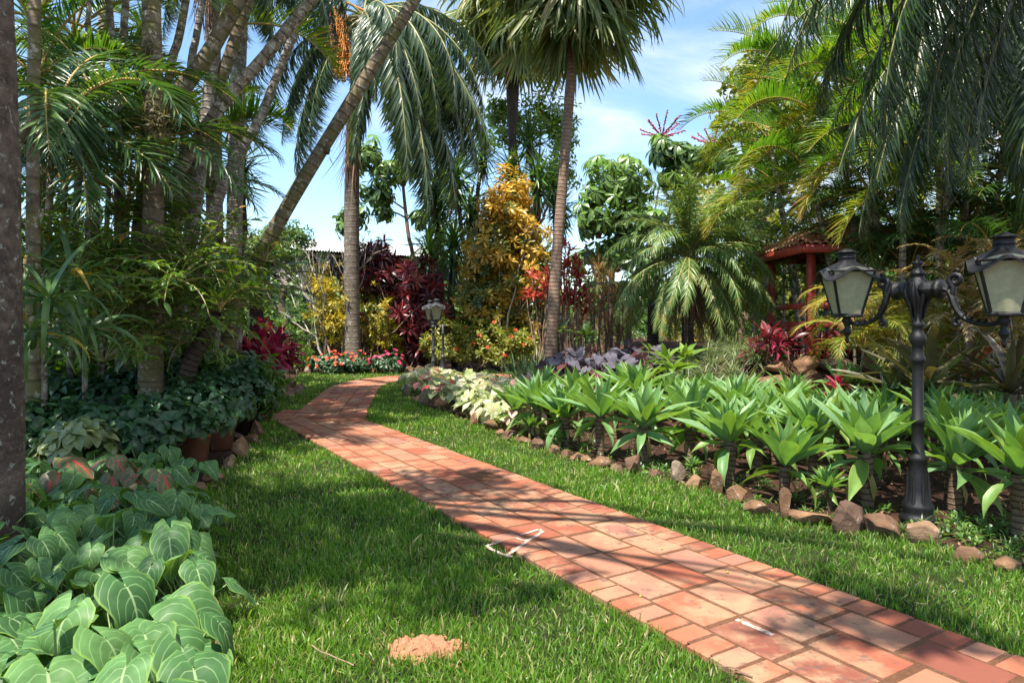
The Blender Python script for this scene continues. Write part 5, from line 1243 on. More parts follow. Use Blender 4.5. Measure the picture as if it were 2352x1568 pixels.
# air plants clinging to the main trunk
AP = [leaf(.20, .012, 4, 'ribbon', .2, d, 1) for d in (.8, 1.6, -.6)]
for i, (u, v, Yd, n_, s, lb) in enumerate([(340, 112, 8.5, 90, 1.0, 'upper straw-coloured air plant tuft on the main mossy trunk'), (366, 275, 8.5, 170, 1.15, 'big straw-coloured air plant clump on the main mossy trunk'), (386, 186, 8.9, 60, .8, 'small dark air plant tuft between the mossy trunk and the pale one'), (372, 390, 8.6, 60, .8, 'lowest air plant tuft on the main mossy trunk'), (60, 310, 6.7, 70, .9, 'dark moss tuft on the trunk behind the big near trunk'), (505, 545, 11.9, 80, .9, 'air plant tuft on the pale trunks near the cycad'), (752, 345, 11.2, 24, .7, 'tiny air plant on the long leaning trunk')]):
    mb = MB(); p, ax = blob(max(n_//7, 3), (0, 0, 0), (.15*s, .15*s, .22*s), .3, .1, -1)
    rosettes(mb, p, ax, 7, AP, (-.9, 1.2), (.6*s, 1.2*s), .5, .3, r0=.0)
    mb.capped([(0, 0, -.1*s), (0, 0, 0), (0, 0, .1*s)], [.03, .07*s, .03], 7, 0.)
    tag(mb.build('air_plant', M['moss'], loc=P(u, v, Yd)), lb, 'air plant', 'air plants on the left trunks')

# ---- big near trunk, left edge, with its spreading crown overhead
nt0 = np.array([-3.31, 4.3, -.1])
o = thing('shade_tree', 'big lichen-spotted trunk at the left picture edge', 'tree', nt0)
mb = MB(); pts = smooth_path([(0, 0, 0), (-.01, 0, 1.5), (-.06, 0, 3.5), (-.15, -.1, 5.6)], 18); mb.tube(pts, np.linspace(.205, .195, 18), 24, wob=.012)
BL = [leaf(.22, .085, 4, 'ovate', .25, d, 2) for d in (.4, .9)]
crown = MB(); tips = []
for k, (cx, cy, cz, r, n_) in enumerate([(-1.2, -1.2, 7.4, 1.2, 130), (-.2, -2.2, 7.8, 1.2, 130), (-1.4, -3.4, 7.6, 1.2, 120), (.8, -.8, 8.2, .9, 60), (.9, -3.0, 8.2, .8, 44), (-2.6, -4.4, 8.0, .8, 50), (-2.2, .1, 7.2, 1.2, 110), (-3.0, 1.4, 7.4, 1.3, 110), (3.2, -3.8, 8.6, .6, 26), (5.0, -3.2, 8.8, .55, 24)]):
    p, ax = blob(n_, (cx, cy, cz), (r, r, r*.65), .3, .2, -1, k); rosettes(crown, p, ax, 9, BL, (-.4, .9), (.8, 1.2), .5, .2, r0=.03)
    for q in [np.array([cx, cy, cz])]+list(sub(p, 3)): mb.tube(wob_path(pts[-1]+[0, 0, -.2], q, 8, .3), np.linspace(.075, .015, 8), 6)
mb.build('trunk', M['trunk_near'], o); crown.build('crown', M['bush'], o)

# ---- yuccas
YL = [leaf(.60, .05, 5, 'lance', .3, d, 2) for d in (.1, .25, .5)]
yv = []
for i in range(3):
    mb = MB(); p = np.stack([np.zeros(4), np.zeros(4), np.array([0, -.14, -.3, -.46])], -1)
    rosettes(mb, p, UP, 36, YL, (-1.15, 1.4), (.75, 1.1), np.array([.75, .5, .35, .2]), .15, r0=.03)
    yv.append(mb.data('yucca_leaves', M['yucca']))
YH = [(1110, 330, 19, 1.0), (1048, 388, 18.4, 1.25), (1003, 418, 19, 1.2), (1172, 385, 19.6, 1.05), (1215, 300, 20, 1.05), (1236, 392, 19, 1.1), (1192, 428, 19.4, 1.0), (1042, 545, 17.4, 1.1), (985, 560, 18.2, 1.1), (1268, 410, 20, 1.0), (1290, 470, 20.5, 1.0), (1080, 470, 19.4, 1.1), (1140, 470, 20, 1.0), (1150, 560, 19.5, 1.1), (1010, 500, 19.2, 1.15)]
for i, (u, v, Yd, s) in enumerate(YH):
    Yd *= 1.42; s *= 1.65
    q = P(u, v, Yd); b = np.array([q[0]+rng.normal(0, .25), Yd+rng.normal(0, .2), -.1])
    lb = {0: 'narrow yucca head standing against the sky left of the dark-trunked fan palm', 4: 'topmost yucca head right of the dark-trunked fan palm', 7: 'bright green low yucca head left of the golden croton'}.get(i, 'dark spiky yucca head, %s among the heads behind the golden croton' % ORD[i])
    o = thing('yucca', lb, 'yucca', b, 0, 'yuccas behind the golden croton')
    mb = MB(); mb.tube(wob_path((0, 0, 0), q-b, 10, .2), np.linspace(.13, .07, 10), 8, wob=.05); mb.build('trunk', M['trunk_dark'], o)
    link('leaf_head', yv[i % 3], o, q-b, rng.uniform(0, 6), s)
    skirt(o, q-b-[0, 0, .5], .5, .08, 40, .7*s, lw=.05)

# ---- umbrella trees
UL = [leaf(.38, .105, 4, 'obov', .2, d, 2) for d in (.5, .9)]
def umbrella(name, label, base, limbs, blobs, flowers=(), tint=(.5, .2), s=1.):
    base = np.asarray(base, float); o = thing(name, label, 'tree', base, 0, 'umbrella trees')
    mb = MB(); ms = MB()
    for pts, r0, r1 in limbs: ms.tube(smooth_path([np.asarray(p)-base for p in pts], 14), np.linspace(r0, r1, 14), 8)
    for n_, c, r, kw in blobs:
        p, ax = blob(n_, np.asarray(c)-base, r, kw.pop('inner', .5), kw.pop('lump', .15), kw.pop('lo', -.7), rng.uniform(0, 6), .8)
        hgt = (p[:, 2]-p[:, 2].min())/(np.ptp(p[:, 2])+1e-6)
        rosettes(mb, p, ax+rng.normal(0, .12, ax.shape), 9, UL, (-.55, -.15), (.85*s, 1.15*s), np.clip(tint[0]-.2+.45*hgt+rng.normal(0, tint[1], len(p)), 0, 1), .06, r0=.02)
        cc = np.asarray(c)-base-[0, 0, r[2]*.5]
        for q in p: ms.tube(np.array([q, q*.65+cc*.35-[0, 0, .1]]), .008, 4)
        for q in sub(p, max(4, n_//9)): ms.tube(wob_path(cc-[0, 0, .3*r[2]], q-[0, 0, .1], 6, .1), np.linspace(.03, .012, 6), 5)
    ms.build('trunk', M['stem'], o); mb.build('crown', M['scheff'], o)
    for f in flowers:
        mf = MB(); f = np.asarray(f)-base; mf.lathe([(.001, -.05), (.06, -.03), (.06, .03), (.001, .05)], 7, f, .3)
        for k in range(13):
            a = k*2.4; e = rng.uniform(.05, 1.0); d = np.array([math.cos(a)*math.cos(e), math.sin(a)*math.cos(e), math.sin(e)])
            L = rng.uniform(.5, .75); t_ = np.linspace(0, 1, 8); pp = f+d*(t_*L)[:, None]+np.outer(t_**2, [0, 0, .06])
            mf.tube(pp, .012, 4, .3)
            for z in np.linspace(.25, 1, 16):
                c2 = f+d*z*L+rng.normal(0, .012, 3)+[0, 0, .06*z*z]; mf.lathe([(.001, -.022), (.022, -.008), (.022, .010), (.001, .022)], 5, c2, .8)
        mf.build('flower_head', M['spike'], o)
    return o
b = np.array([P(1400, 800, 20)[0], 20, -.1]); Y2 = 20
umbrella('umbrella_tree', 'broad umbrella tree with bright green top right of the brown fan palm trunk', b,
  [([b, P(1405, 640, Y2), P(1425, 520, Y2), P(1435, 430, Y2)], .10, .05), ([b, P(1440, 700, Y2), P(1470, 600, Y2), P(1480, 520, Y2)], .09, .04), ([b, P(1380, 690, Y2), P(1345, 560, Y2)], .07, .03), ([b, P(1360, 700, 20.4), P(1350, 640, 20.4)], .06, .03)],
  [(75, P(1418, 420, Y2), (1.05, .9, 1.0), {}), (55, P(1375, 500, Y2), (.85, .8, .75), {}), (60, P(1455, 510, Y2), (.85, .8, .9), {}), (40, P(1420, 580, Y2), (.9, .8, .7), {}), (28, P(1350, 600, 20.5), (.7, .6, .5), {}), (26, P(1390, 660, 20.5), (.7, .6, .5), {})], tint=(.75, .12))
b = np.array([P(1440, 800, 19)[0], 19., -.1])
umbrella('umbrella_tree', 'leaning umbrella tree with red flower spikes against the sky', b,
  [([b, P(1450, 690, 19), P(1500, 620, 19), P(1535, 500, 19), P(1555, 410, 19), P(1548, 345, 19)], .10, .035), ([P(1450, 690, 19), P(1520, 560, 19.2), P(1580, 470, 19.4), P(1612, 390, 19.4), P(1640, 350, 19.4)], .08, .03), ([P(1520, 560, 19.2), P(1490, 520, 19.), P(1500, 500, 19)], .03, .02), ([P(1500, 620, 19), P(1505, 480, 19.), P(1530, 360, 19)], .03, .02)],
  [(34, P(1528, 345, 19), (.55, .5, .38), {}), (34, P(1572, 362, 19), (.6, .5, .45), {}), (26, P(1545, 405, 19), (.45, .4, .25), {}), (30, P(1635, 362, 19.4), (.75, .5, .38), {}), (14, P(1500, 500, 19), (.35, .3, .3), {}), (12, P(1490, 600, 19), (.4, .3, .3), {})],
  [P(1520, 312, 19), P(1638, 334, 19.4)], tint=(.5, .12))
b = np.array([P(952, 800, 26)[0], 26., -.1])
umbrella('trumpet_tree', 'thin-trunked tree with drooping leaf clusters beside the queen palm', b,
  [([b, P(950, 610, 26), P(938, 540, 26), P(928, 450, 26), P(922, 380, 26)], .10, .05), ([P(931, 500, 26), P(905, 488, 26), P(880, 495, 26), P(830, 490, 26)], .035, .02), ([P(929, 480, 26), P(900, 460, 26), P(880, 440, 26)], .035, .02), ([P(931, 495, 26), P(945, 495, 26), P(960, 500, 26)], .03, .02), ([P(925, 420, 26), P(900, 400, 26), P(870, 370, 26)], .03, .02), ([P(925, 420, 26), P(960, 380, 26), P(985, 330, 26)], .03, .02)],
  [(26, P(868, 440, 26), (.8, .6, .5), {}), (16, P(812, 490, 26), (.6, .5, .5), {}), (18, P(962, 500, 26), (.35, .35, .35), {}), (30, P(848, 360, 26), (.7, .6, .75), {}), (20, P(880, 480, 26), (.4, .4, .3), {}), (24, P(975, 330, 26), (.6, .5, .55), {}), (30, P(905, 390, 26), (.9, .7, .5), {}), (12, P(795, 520, 26), (.35, .3, .5), {})], tint=(.6, .12), s=1.2)

# ---- leafy trees behind
TL = [leaf(.30, .11, 4, 'obov', .25, d, 2) for d in (.4, .8)]
def leafy(name, label, base, blobs, tms, mat, k=9, tint=.5, s=(.8, 1.2), r=.18, group='trees behind the garden', bark='stem', el=(-.5, .9)):
    base = np.asarray(base, float); o = thing(name, label, 'tree', base, 0, group); mb = MB(); ms = MB()
    cm = np.mean([np.asarray(c) for _, c, _ in blobs], 0)-base
    fork = np.array([cm[0]*.6, cm[1]*.6, cm[2]*.55]); ms.tube(wob_path((0, 0, 0), fork, 10, .15), np.linspace(r, r*.65, 10), 9)
    for n_, c, rr in blobs:
        c = np.asarray(c)-base; p, ax = blob(n_, c, rr, .35, .22, -.9, rng.uniform(0, 6), .4)
        rosettes(mb, p, ax, k, tms, el, s, np.clip(rng.normal(tint, .17, len(p)), 0, 1), .12, r0=.03)
        ms.tube(wob_path(fork, c, 8, .3), np.linspace(r*.5, r*.15, 8), 6)
        for q in sub(p, 6): ms.tube(wob_path(c, q, 5, .1), np.linspace(r*.14, .01, 5), 4)
    ms.build('trunk', M[bark], o); mb.build('crown', M[mat], o); return o
YB = 31.
leafy('broadleaf_tree', 'glossy oval-leaved tree behind the yuccas and fan palms', (P(1230, 800, YB)[0], YB, -.1), [(80, P(1175, 290, YB), (1.2, 1, 1.2)), (90, P(1245, 260, YB), (1.4, 1, 1.2)), (70, P(1290, 310, YB), (1., 1, 1.4)), (50, P(1150, 260, YB), (.7, .7, .6)), (60, P(1280, 400, YB), (1., 1, 1.1))], TL, 'bush', 8, .75)
LL = [leaf(.16, .12, 3, 'ovate', .2, d, 2) for d in (.4, .9)]
leafy('golden_tree', 'yellow-green leafy tree behind the cane palms on the right', (P(1700, 800, 24)[0], 24., 0), [(130, P(1700, 300, 24), (1.2, 1, 1.7)), (120, P(1610, 440, 24), (1.1, 1, 1.0)), (120, P(1720, 200, 24), (1.0, 1, 1.3)), (120, P(1690, 500, 24), (1.6, 1, 1.2)), (100, P(1790, 380, 24), (1.4, 1, 1.8)), (80, P(1770, 150, 24), (.9, .8, .9)), (90, P(1800, 250, 24), (1.2, .8, 1.6)), (90, P(1950, 150, 24), (1.8, .8, 1.6)), (90, P(2150, 130, 24), (2.2, .8, 1.6))], LL, 'lime', 9, .6, (.9, 1.4))
leafy('golden_tree', 'dappled yellow-green thicket tree beside the date palm', (P(1760, 800, 21)[0], 21., .5), [(110, P(1740, 590, 21), (1.0, 1, 1.0)), (110, P(1770, 680, 21), (1.0, 1, .9)), (90, P(1700, 660, 21), (1.0, .8, 1.0)), (70, P(1830, 640, 21), (.9, .8, 1.1))], LL, 'lime', 9, .42, (.8, 1.3))
SL = [leaf(.16, .06, 3, 'ovate', .2, d, 2) for d in (.3, .8)]
leafy('round_tree', 'small dark round-crowned tree in front of the metal-roofed shed', (P(660, 780, 25)[0], 25, -.1), [(70, P(635, 535, 25), (.75, .7, .5)), (70, P(680, 550, 25), (.8, .7, .6)), (60, P(600, 570, 25), (.6, .6, .45)), (40, P(660, 590, 25), (.8, .6, .4))], SL, 'bush', 9, .35, (.9, 1.3))
far = [(1330, 760, 34, 2.6), (1420, 730, 36, 3.0), (1500, 740, 33, 2.4), (1580, 730, 36, 3.), (1240, 740, 34, 2.6), (1650, 720, 34, 3.4), (1130, 740, 33, 2.4), (1060, 730, 34, 2.6), (600, 720, 27, 2.6), (430, 640, 24, 3.), (330, 620, 22, 3.), (200, 600, 20, 3.), (80, 580, 19, 3.), (1760, 640, 30, 4.), (1880, 600, 28, 4.), (2000, 560, 26, 4.), (2120, 540, 24, 4.), (2250, 520, 22, 4.), (2380, 500, 20, 4.), (2500, 480, 19, 4.)]
far += [(560, 650, 52, 5.5), (690, 650, 54, 5.5), (810, 650, 54, 5.5), (925, 650, 52, 5.5), (1015, 640, 50, 5), (1385, 690, 48, 4.6), (1465, 690, 48, 4.6), (1545, 690, 48, 4.6)]
for i, (u, v, Yd, r) in enumerate(far):
    q = P(u, v, Yd); z = max(q[2], 1.2); rz_ = z*.62
    leafy('background_tree', 'dense green tree far behind the garden beds, %s from the left' % ORD[sorted(f[0] for f in far).index(u)], (q[0], Yd, -.1), [(150, (q[0], Yd, z*.75), (r*.62, r*.5, rz_)), (90, (q[0]-r*.4, Yd+.2, z*.5), (r*.5, r*.5, rz_*.8)), (90, (q[0]+r*.4, Yd-.2, z*.5), (r*.5, r*.5, rz_*.8))], TL, 'bush', 9, rng.uniform(.3, .6), (.9, 1.4) if Yd < 40 else (2.0, 2.8), r=.12, group='trees far behind')

# ---- date palms
def date_palm(label, u, Yd, v, s, n_, hang):
    q = P(u, v, Yd); b = np.array([q[0]+.0, Yd, float(terrain(q[0], Yd))-.1])
    o = thing('date_palm', label, 'palm', b, 0, 'pygmy date palms')
    mb = MB(); mb.tube(wob_path((0, 0, 0), q-b, 10, .04), np.linspace(.13, .12, 10), 10, wob=.12); mb.build('trunk', M['trunk_dark'], o)
    for j in range(n_):
        k = min(int(j/n_*6), 5); f = link('frond', PF[k], o, q-b+[0, 0, .12*(1-j/n_)], 0, s*rng.uniform(.85, 1.12))
        f.rotation_euler = (rng.normal(0, .06), rng.normal(0, .12), j*2.39996+rng.normal(0, .2))
    skirt(o, q-b, .3, .14, hang, 1.3*s, lw=.03)
date_palm('feathery date palm in front, dark straight trunk by the pale striped grass', 1580, 14.2, 600, 1.2, 64, 120)
date_palm('second date palm close behind with yellowing lower fronds', 1655, 15.0, 640, 1.0, 44, 160)
# blue-green cycads
def cycad(label, u, v, Yd, n_, s):
    q = P(u, v, Yd); o = thing('cycad', label, 'cycad', (q[0], Yd, -.1), 0, 'cycads'); h = q[2]+.1
    mb = MB(); mb.tube([(0, 0, 0), (0, 0, h*.5), (0, 0, h)], [.16, .15, .12], 10, wob=.1); mb.build('trunk', M['trunk_dark'], o)
    put_fronds(o, CF, (0, 0, h), [(min(int(j/n_*4), 3), math.degrees(j*2.39996), s*rng.uniform(.85, 1.1)) for j in range(n_)])
cycad('dark blue-green cycad behind the red cordylines and leaning trunk', 590, 668, 14.6, 22, 1.0)
cycad('grey-green cycad left of the date palm', 1500, 690, 16.5, 20, 1.15)
for i, (u, v) in enumerate([(580, 590)]):
    q = P(u, v, 17); o = thing('feather_palm', ['sunlit low feather palm behind the leaning trunk foot', 'pale feather palm beneath the shed eaves'][i], 'palm', (q[0], 17., -.1)); h = q[2]
    mb = MB(); mb.tube([(0, 0, 0), (0, 0, h/2), (0, 0, h)], [.12, .1, .08], 8); mb.build('trunk', M['trunk_dark'], o)
    put_fronds(o, PF, (0, 0, h), [(min(int(j/18*4), 3), math.degrees(j*2.4), .95) for j in range(18)])

# ---- right: cane palm clump
def cane_clump(label, u, v, Yd, s, lib, n_, base_u=None, lean=0., lo=0, rad=.055, name='cane_palm', mat='trunk_cane', group='cane palms on the right', hi=None, yellow=False):
    q = P(u, v, Yd); bx = P(base_u if base_u else u, v, Yd)[0]; b = np.array([bx, Yd+rng.uniform(-.3, .3), float(terrain(bx, Yd))-.1])
    hi = hi or len(lib)
    return palm(name, label, 'palm', [b, b*.55+q*.45+[0, 0, .1], q], [rad*1.15, rad, rad*.8], mat, lib, [(lo+min(int(j/n_*(hi-lo)), hi-lo-1), math.degrees(j*2.39996+rng.uniform(0, .5)), rng.uniform(.85, 1.15)) for j in range(n_)], s, group, 8, wob=.03)
RC_ = [(1770, 330, 16.5, 1.25, 1840), (1850, 230, 14.5, 1.25, 1910), (1930, 330, 12.5, 1.15, 2010), (1985, 240, 12.0, 1.05, 2040), (2060, 200, 12.0, 1.1, 2090), (2080, 350, 11.0, 1.0, 2060), (2160, 280, 11.0, 1.05, 2130), (1790, 440, 17, 1.1, 1850), (1870, 430, 12.5, 1.0, 1960), (2240, 200, 11.5, 1.1, 2200), (2310, 330, 10.5, 1.0, 2240), (1735, 470, 18, 1.05, 1790), (2000, 450, 11.8, .95, 1990), (2180, 420, 10.8, .95, 2150), (1930, 120, 14, 1.1, 1960), (2100, 80, 14, 1.1, 2110)]
for i, (u, v, Yd, s, bu) in enumerate(RC_):
    lb = {0: 'sunlit cane palm with arching fronds at the left end of the right-hand clump', 1: 'tall sunlit cane palm with fan-shaped upright fronds', 11: 'lowest drooping cane palm beside the date palm'}.get(i, 'cane palm with ringed stem in the right-hand clump, %s counted from the sunlit left end' % ORD[i])
    cane_clump(lb, u, v, Yd, s, AF, 11, bu, hi=6)
for i, (u, v, Yd, s) in enumerate([(1800, 600, 16.5, 1.0), (1880, 560, 15.2, .9), (1970, 560, 12.6, .85), (2060, 540, 12.4, .9), (2150, 560, 11.8, .9), (2230, 520, 11.6, .9), (2330, 560, 10.6, .9), (1920, 650, 13.8, .8), (2010, 660, 11.8, .75), (2090, 640, 11.6, .8), (2300, 640, 10.2, .8), (2200, 640, 11.2, .8), (1730, 560, 18., .95), (2400, 480, 10.5, 1.), (2370, 300, 10.5, 1.)]):
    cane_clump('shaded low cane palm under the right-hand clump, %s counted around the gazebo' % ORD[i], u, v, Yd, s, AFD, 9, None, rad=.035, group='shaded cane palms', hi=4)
for i, (u, v, Yd, s) in enumerate([(2010, 745, 9.9, .9), (2090, 720, 10.1, .9), (2165, 740, 9.8, .95), (1985, 800, 9.6, .8), (2060, 790, 9.6, .85), (2150, 800, 9.5, .8), (1960, 700, 10.6, .8), (2240, 740, 10., .8)]):
    cane_clump('golden-fronded young cane palm behind the lamp pole, %s counted from the left' % ORD[sorted([2010, 2090, 2165, 1985, 2060, 2150, 1960, 2240]).index(u)], u, v, Yd, s, GF, 9, None, rad=.02, group='golden young cane palms')
# tan flowering ginger-like fronds right of the pole
FLM = flib('tan_frond', 'flame', 'rachisy', [dict(a0=a, a1=b, side=s) for a, b, s in ((1.2, -.4, .1), (.9, -.9, -.1), (.6, -1.1, .1))], L=1.0, n=22, ll=.20, lw=.035, fwd=(1.0, .6), grav=.15, vee=.3, pet=.1, ldroop=.6, rad=.012, tint=.5, tj=.2, mr=1)
for i, (u, v, Yd) in enumerate([(2190, 620, 9.4), (2150, 690, 9.6), (2230, 690, 9.2), (2290, 600, 9.2), (2200, 760, 9.0), (2320, 730, 8.8), (2260, 790, 8.9)]):
    cane_clump('tan and pink feathery fronds between the lamp pole and the right lantern, clump %s' % ORD[i], u, v, Yd, .9, FLM, 9, None, rad=.015, name='tan_fern', group='tan feathery fronds')

# ---- near overhanging palm, top right (crown above the frame)
nb = np.array([5.3, 4.3, -.1]); ntop = np.array([4.55, 4.7, 5.3])
o = thing('overhanging_palm', 'large shaded feather palm whose fronds hang over the right lanterns', 'palm', nb)
mb = MB(); pp = smooth_path([(0, 0, 0), (.1, .1, 2.4), ntop-nb+[.25, .2, -.8], ntop-nb], 14); mb.tube(pp, np.linspace(.16, .12, 14), 12, wob=.03); mb.build('trunk', M['trunk_cane'], o)
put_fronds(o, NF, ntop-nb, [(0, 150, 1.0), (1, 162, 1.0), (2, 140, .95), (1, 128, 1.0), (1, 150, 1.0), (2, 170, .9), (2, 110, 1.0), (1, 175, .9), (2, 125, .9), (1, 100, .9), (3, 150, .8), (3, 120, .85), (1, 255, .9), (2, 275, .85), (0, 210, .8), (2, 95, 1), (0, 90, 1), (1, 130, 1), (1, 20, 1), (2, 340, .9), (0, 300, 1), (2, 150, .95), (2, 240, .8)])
nb2 = np.array([8.4, 9.0, -.1]); nt2 = P(2380, -40, 8.2)
o = thing('overhanging_palm', 'feather palm behind the overhanging one with long fronds falling across the cane palms', 'palm', nb2)
mb = MB(); pp = smooth_path([(0, 0, 0), (0, .1, 3), nt2-nb2], 14); mb.tube(pp, np.linspace(.15, .12, 14), 12, wob=.03); mb.build('trunk', M['trunk_cane'], o)
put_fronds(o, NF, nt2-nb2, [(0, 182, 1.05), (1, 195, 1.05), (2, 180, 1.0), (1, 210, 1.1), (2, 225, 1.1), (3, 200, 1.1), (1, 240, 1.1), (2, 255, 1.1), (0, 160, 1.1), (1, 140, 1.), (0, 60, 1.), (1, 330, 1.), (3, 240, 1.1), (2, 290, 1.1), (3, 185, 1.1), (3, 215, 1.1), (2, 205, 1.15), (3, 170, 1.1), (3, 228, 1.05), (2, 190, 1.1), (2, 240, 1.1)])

# ---- dark fronds at left
BF = flib('broad_dark_frond', 'arecadark', 'rachisy', [dict(a0=a, a1=b, side=s, tint=ti) for a, b, s, ti in ((-.2, -1.45, .12, .35), (1.2, .2, -.1, .6), (.8, -.3, .1, .6), (.3, -.9, -.1, .45))], L=1.25, n=24, ll=.60, lw=.042, fwd=(1.0, .5), grav=.12, vee=.2, pet=.1, ldroop=.8, rad=.014, tj=.12, mr=1, jit=.04)
q = P(213, 225, 8.3); palm('cane_palm', 'big dark drooping feather frond palm in front of the pale left trunks', 'palm', [(q[0]-.1, 8.3, -.1), (q[0]-.08, 8.3, q[2]*.5), q], [.035, .03, .022], 'trunk_cane', BF, [(0, 285, 1.0), (1, 160, 1.0), (1, 50, .8), (2, 190, .9), (3, 320, .6), (0, 240, .8), (1, 90, 1.), (3, 210, .9), (0, 300, 1.1), (0, 265, .9)], 1.2, 'dark cane palms on the left', 8)
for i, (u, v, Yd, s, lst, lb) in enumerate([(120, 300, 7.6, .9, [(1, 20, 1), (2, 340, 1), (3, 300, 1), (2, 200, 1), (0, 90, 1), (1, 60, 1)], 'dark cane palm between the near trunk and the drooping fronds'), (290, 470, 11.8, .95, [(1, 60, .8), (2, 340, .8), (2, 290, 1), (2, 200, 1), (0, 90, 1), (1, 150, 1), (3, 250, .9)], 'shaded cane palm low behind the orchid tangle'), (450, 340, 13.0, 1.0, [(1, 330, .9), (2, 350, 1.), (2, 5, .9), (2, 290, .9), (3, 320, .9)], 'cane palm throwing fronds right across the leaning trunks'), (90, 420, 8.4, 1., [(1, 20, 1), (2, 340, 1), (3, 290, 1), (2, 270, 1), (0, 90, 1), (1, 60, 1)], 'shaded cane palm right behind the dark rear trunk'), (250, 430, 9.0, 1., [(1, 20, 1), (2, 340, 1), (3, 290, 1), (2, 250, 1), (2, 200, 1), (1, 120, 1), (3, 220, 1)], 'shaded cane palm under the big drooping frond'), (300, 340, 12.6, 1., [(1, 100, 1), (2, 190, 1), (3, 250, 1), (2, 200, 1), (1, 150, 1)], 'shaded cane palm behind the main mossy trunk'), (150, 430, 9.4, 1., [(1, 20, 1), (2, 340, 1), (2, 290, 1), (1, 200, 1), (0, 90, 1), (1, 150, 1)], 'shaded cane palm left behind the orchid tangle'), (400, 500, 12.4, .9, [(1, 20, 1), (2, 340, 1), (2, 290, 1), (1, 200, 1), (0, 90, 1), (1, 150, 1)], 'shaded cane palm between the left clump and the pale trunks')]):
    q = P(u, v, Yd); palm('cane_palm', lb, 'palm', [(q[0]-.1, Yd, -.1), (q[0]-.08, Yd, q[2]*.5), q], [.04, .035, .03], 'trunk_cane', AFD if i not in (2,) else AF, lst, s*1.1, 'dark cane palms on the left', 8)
for i, (u, v, Yd, s) in enumerate([(90, 40, 9.5, 1.1), (170, 90, 10.2, 1.0), (150, 280, 10.5, .9), (270, 350, 11.5, .9), (90, 190, 8.8, .9)]):
    cane_clump('backlit yellow-green cane palm behind the left trunks, %s counted down the sky gap' % ORD[i], u, v, Yd, s, AF, 10, None, rad=.032, group='backlit cane palms on the left', hi=5)
for i, (u, v, Yd, s) in enumerate([(545, 235, 15, 1.0), (330, 60, 14, .9), (555, 370, 14.5, 1.0), (430, 430, 14, 1.0)]):
    q = P(u, v, Yd); b = np.array([q[0], Yd, -.1]); o = thing('yucca', 'spiky yucca head glimpsed between the left trunks, %s' % ORD[i], 'yucca', b, 0, 'yuccas behind the left trunks')
    mb = MB(); mb.tube(wob_path((0, 0, 0), q-b, 10, .2), np.linspace(.1, .06, 10), 8); mb.build('trunk', M['trunk_dark'], o); link('leaf_head', yv[i % 3], o, q-b, i, s*1.15)

# ---- coloured shrubs
CLf = [leaf(.23, .075, 5, 'obov', .3, d, 2, twist=tw) for d, tw in ((.4, .3), (.8, -.4), (1.2, .2))]
Yg = 22.9; cx = P(1165, 700, Yg)[0]
def gold_t(p, tt): return np.where(rng.uniform(size=len(p)) < .42+.12*(p[:, 2]-1.5), .72+.25*rng.uniform(size=len(p)), .05+.4*rng.uniform(size=len(p)))
o = shrub('golden_croton', 'tall golden-leaved croton in the centre between the yuccas and the brown fan palm', 'croton', (cx, Yg, -.05), [(110, (-.05, 0, 3.7), (.65, .7, 1.0), dict(lo=-1, seed=1)), (240, (-.3, 0, 2.8), (.85, .8, 1.0), dict(lo=-1, seed=2)), (200, (.45, 0, 2.6), (.65, .7, 1.1), dict(lo=-1, seed=3)), (180, (-.4, 0, 1.7), (.85, .7, .8), dict(lo=-1, seed=4)), (160, (.45, .1, 1.4), (.75, .6, .9), dict(lo=-1, seed=5))], CLf, 'gold', 13, el=(-.5, 1.1), sc=(.6, .95), nst=34, r0=.028, stemmat='palestem', tfun=gold_t, tj=.10, spread=.3); o.scale = (1.42,)*3
shrub('green_shrub', 'dark green glossy shrub filling the foot of the golden croton', 'shrub', (P(1150, 800, 23.6)[0], 23.6, -.05), [(70, (-.4, 0, .8), (1.0, .6, .7), {}), (60, (.7, 0, .9), (.8, .6, .8), {}), (50, (0, .2, 1.4), (1., .6, .6), {})], CLf, 'bush', 9, (.3, .15), el=(-.4, 1.0), nst=20).scale = (1.35,)*3
WL = [leaf(.36, .075, 5, 'lance', .3, d, 2, twist=tw) for d, tw in ((.3, .2), (.7, -.3), (1.1, .3))]
Yw = 23.0; cx = P(915, 800, Yw)[0]
def wine_t(p, tt): return np.clip(.25+.35*(p[:, 0]/2.4+.1)+.22*rng.normal(size=len(p))+(rng.uniform(size=len(p)) < .05)*.6, 0, 1)
o = shrub('burgundy_shrub', 'tall burgundy-leaved shrub hedge left of the grey lamp', 'shrub', (cx, Yw, -.05), [(60, (-.75, 0, 3.0), (.75, .7, .75), dict(lo=-.8)), (66, (.35, -.1, 2.55), (.9, .7, .75), dict(lo=-.8)), (60, (.75, -.1, 1.7), (.7, .6, .9), dict(lo=-.9)), (36, (-.2, 0, 1.8), (.8, .6, .8), dict(lo=-.9)), (36, (.9, 0, .8), (.7, .5, .7), dict(lo=-.9)), (20, (0, 0, .7), (.7, .5, .6), dict(lo=-.9))], WL, 'wine', 15, el=(-.4, 1.3), nst=40, r0=.03, tfun=wine_t, spread=.5, tj=.1); o.scale = (1.16,)*3
YLf = [leaf(.16, .042, 4, 'lance', .3, d, 2) for d in (.3, .7)]
Yy = 22.0
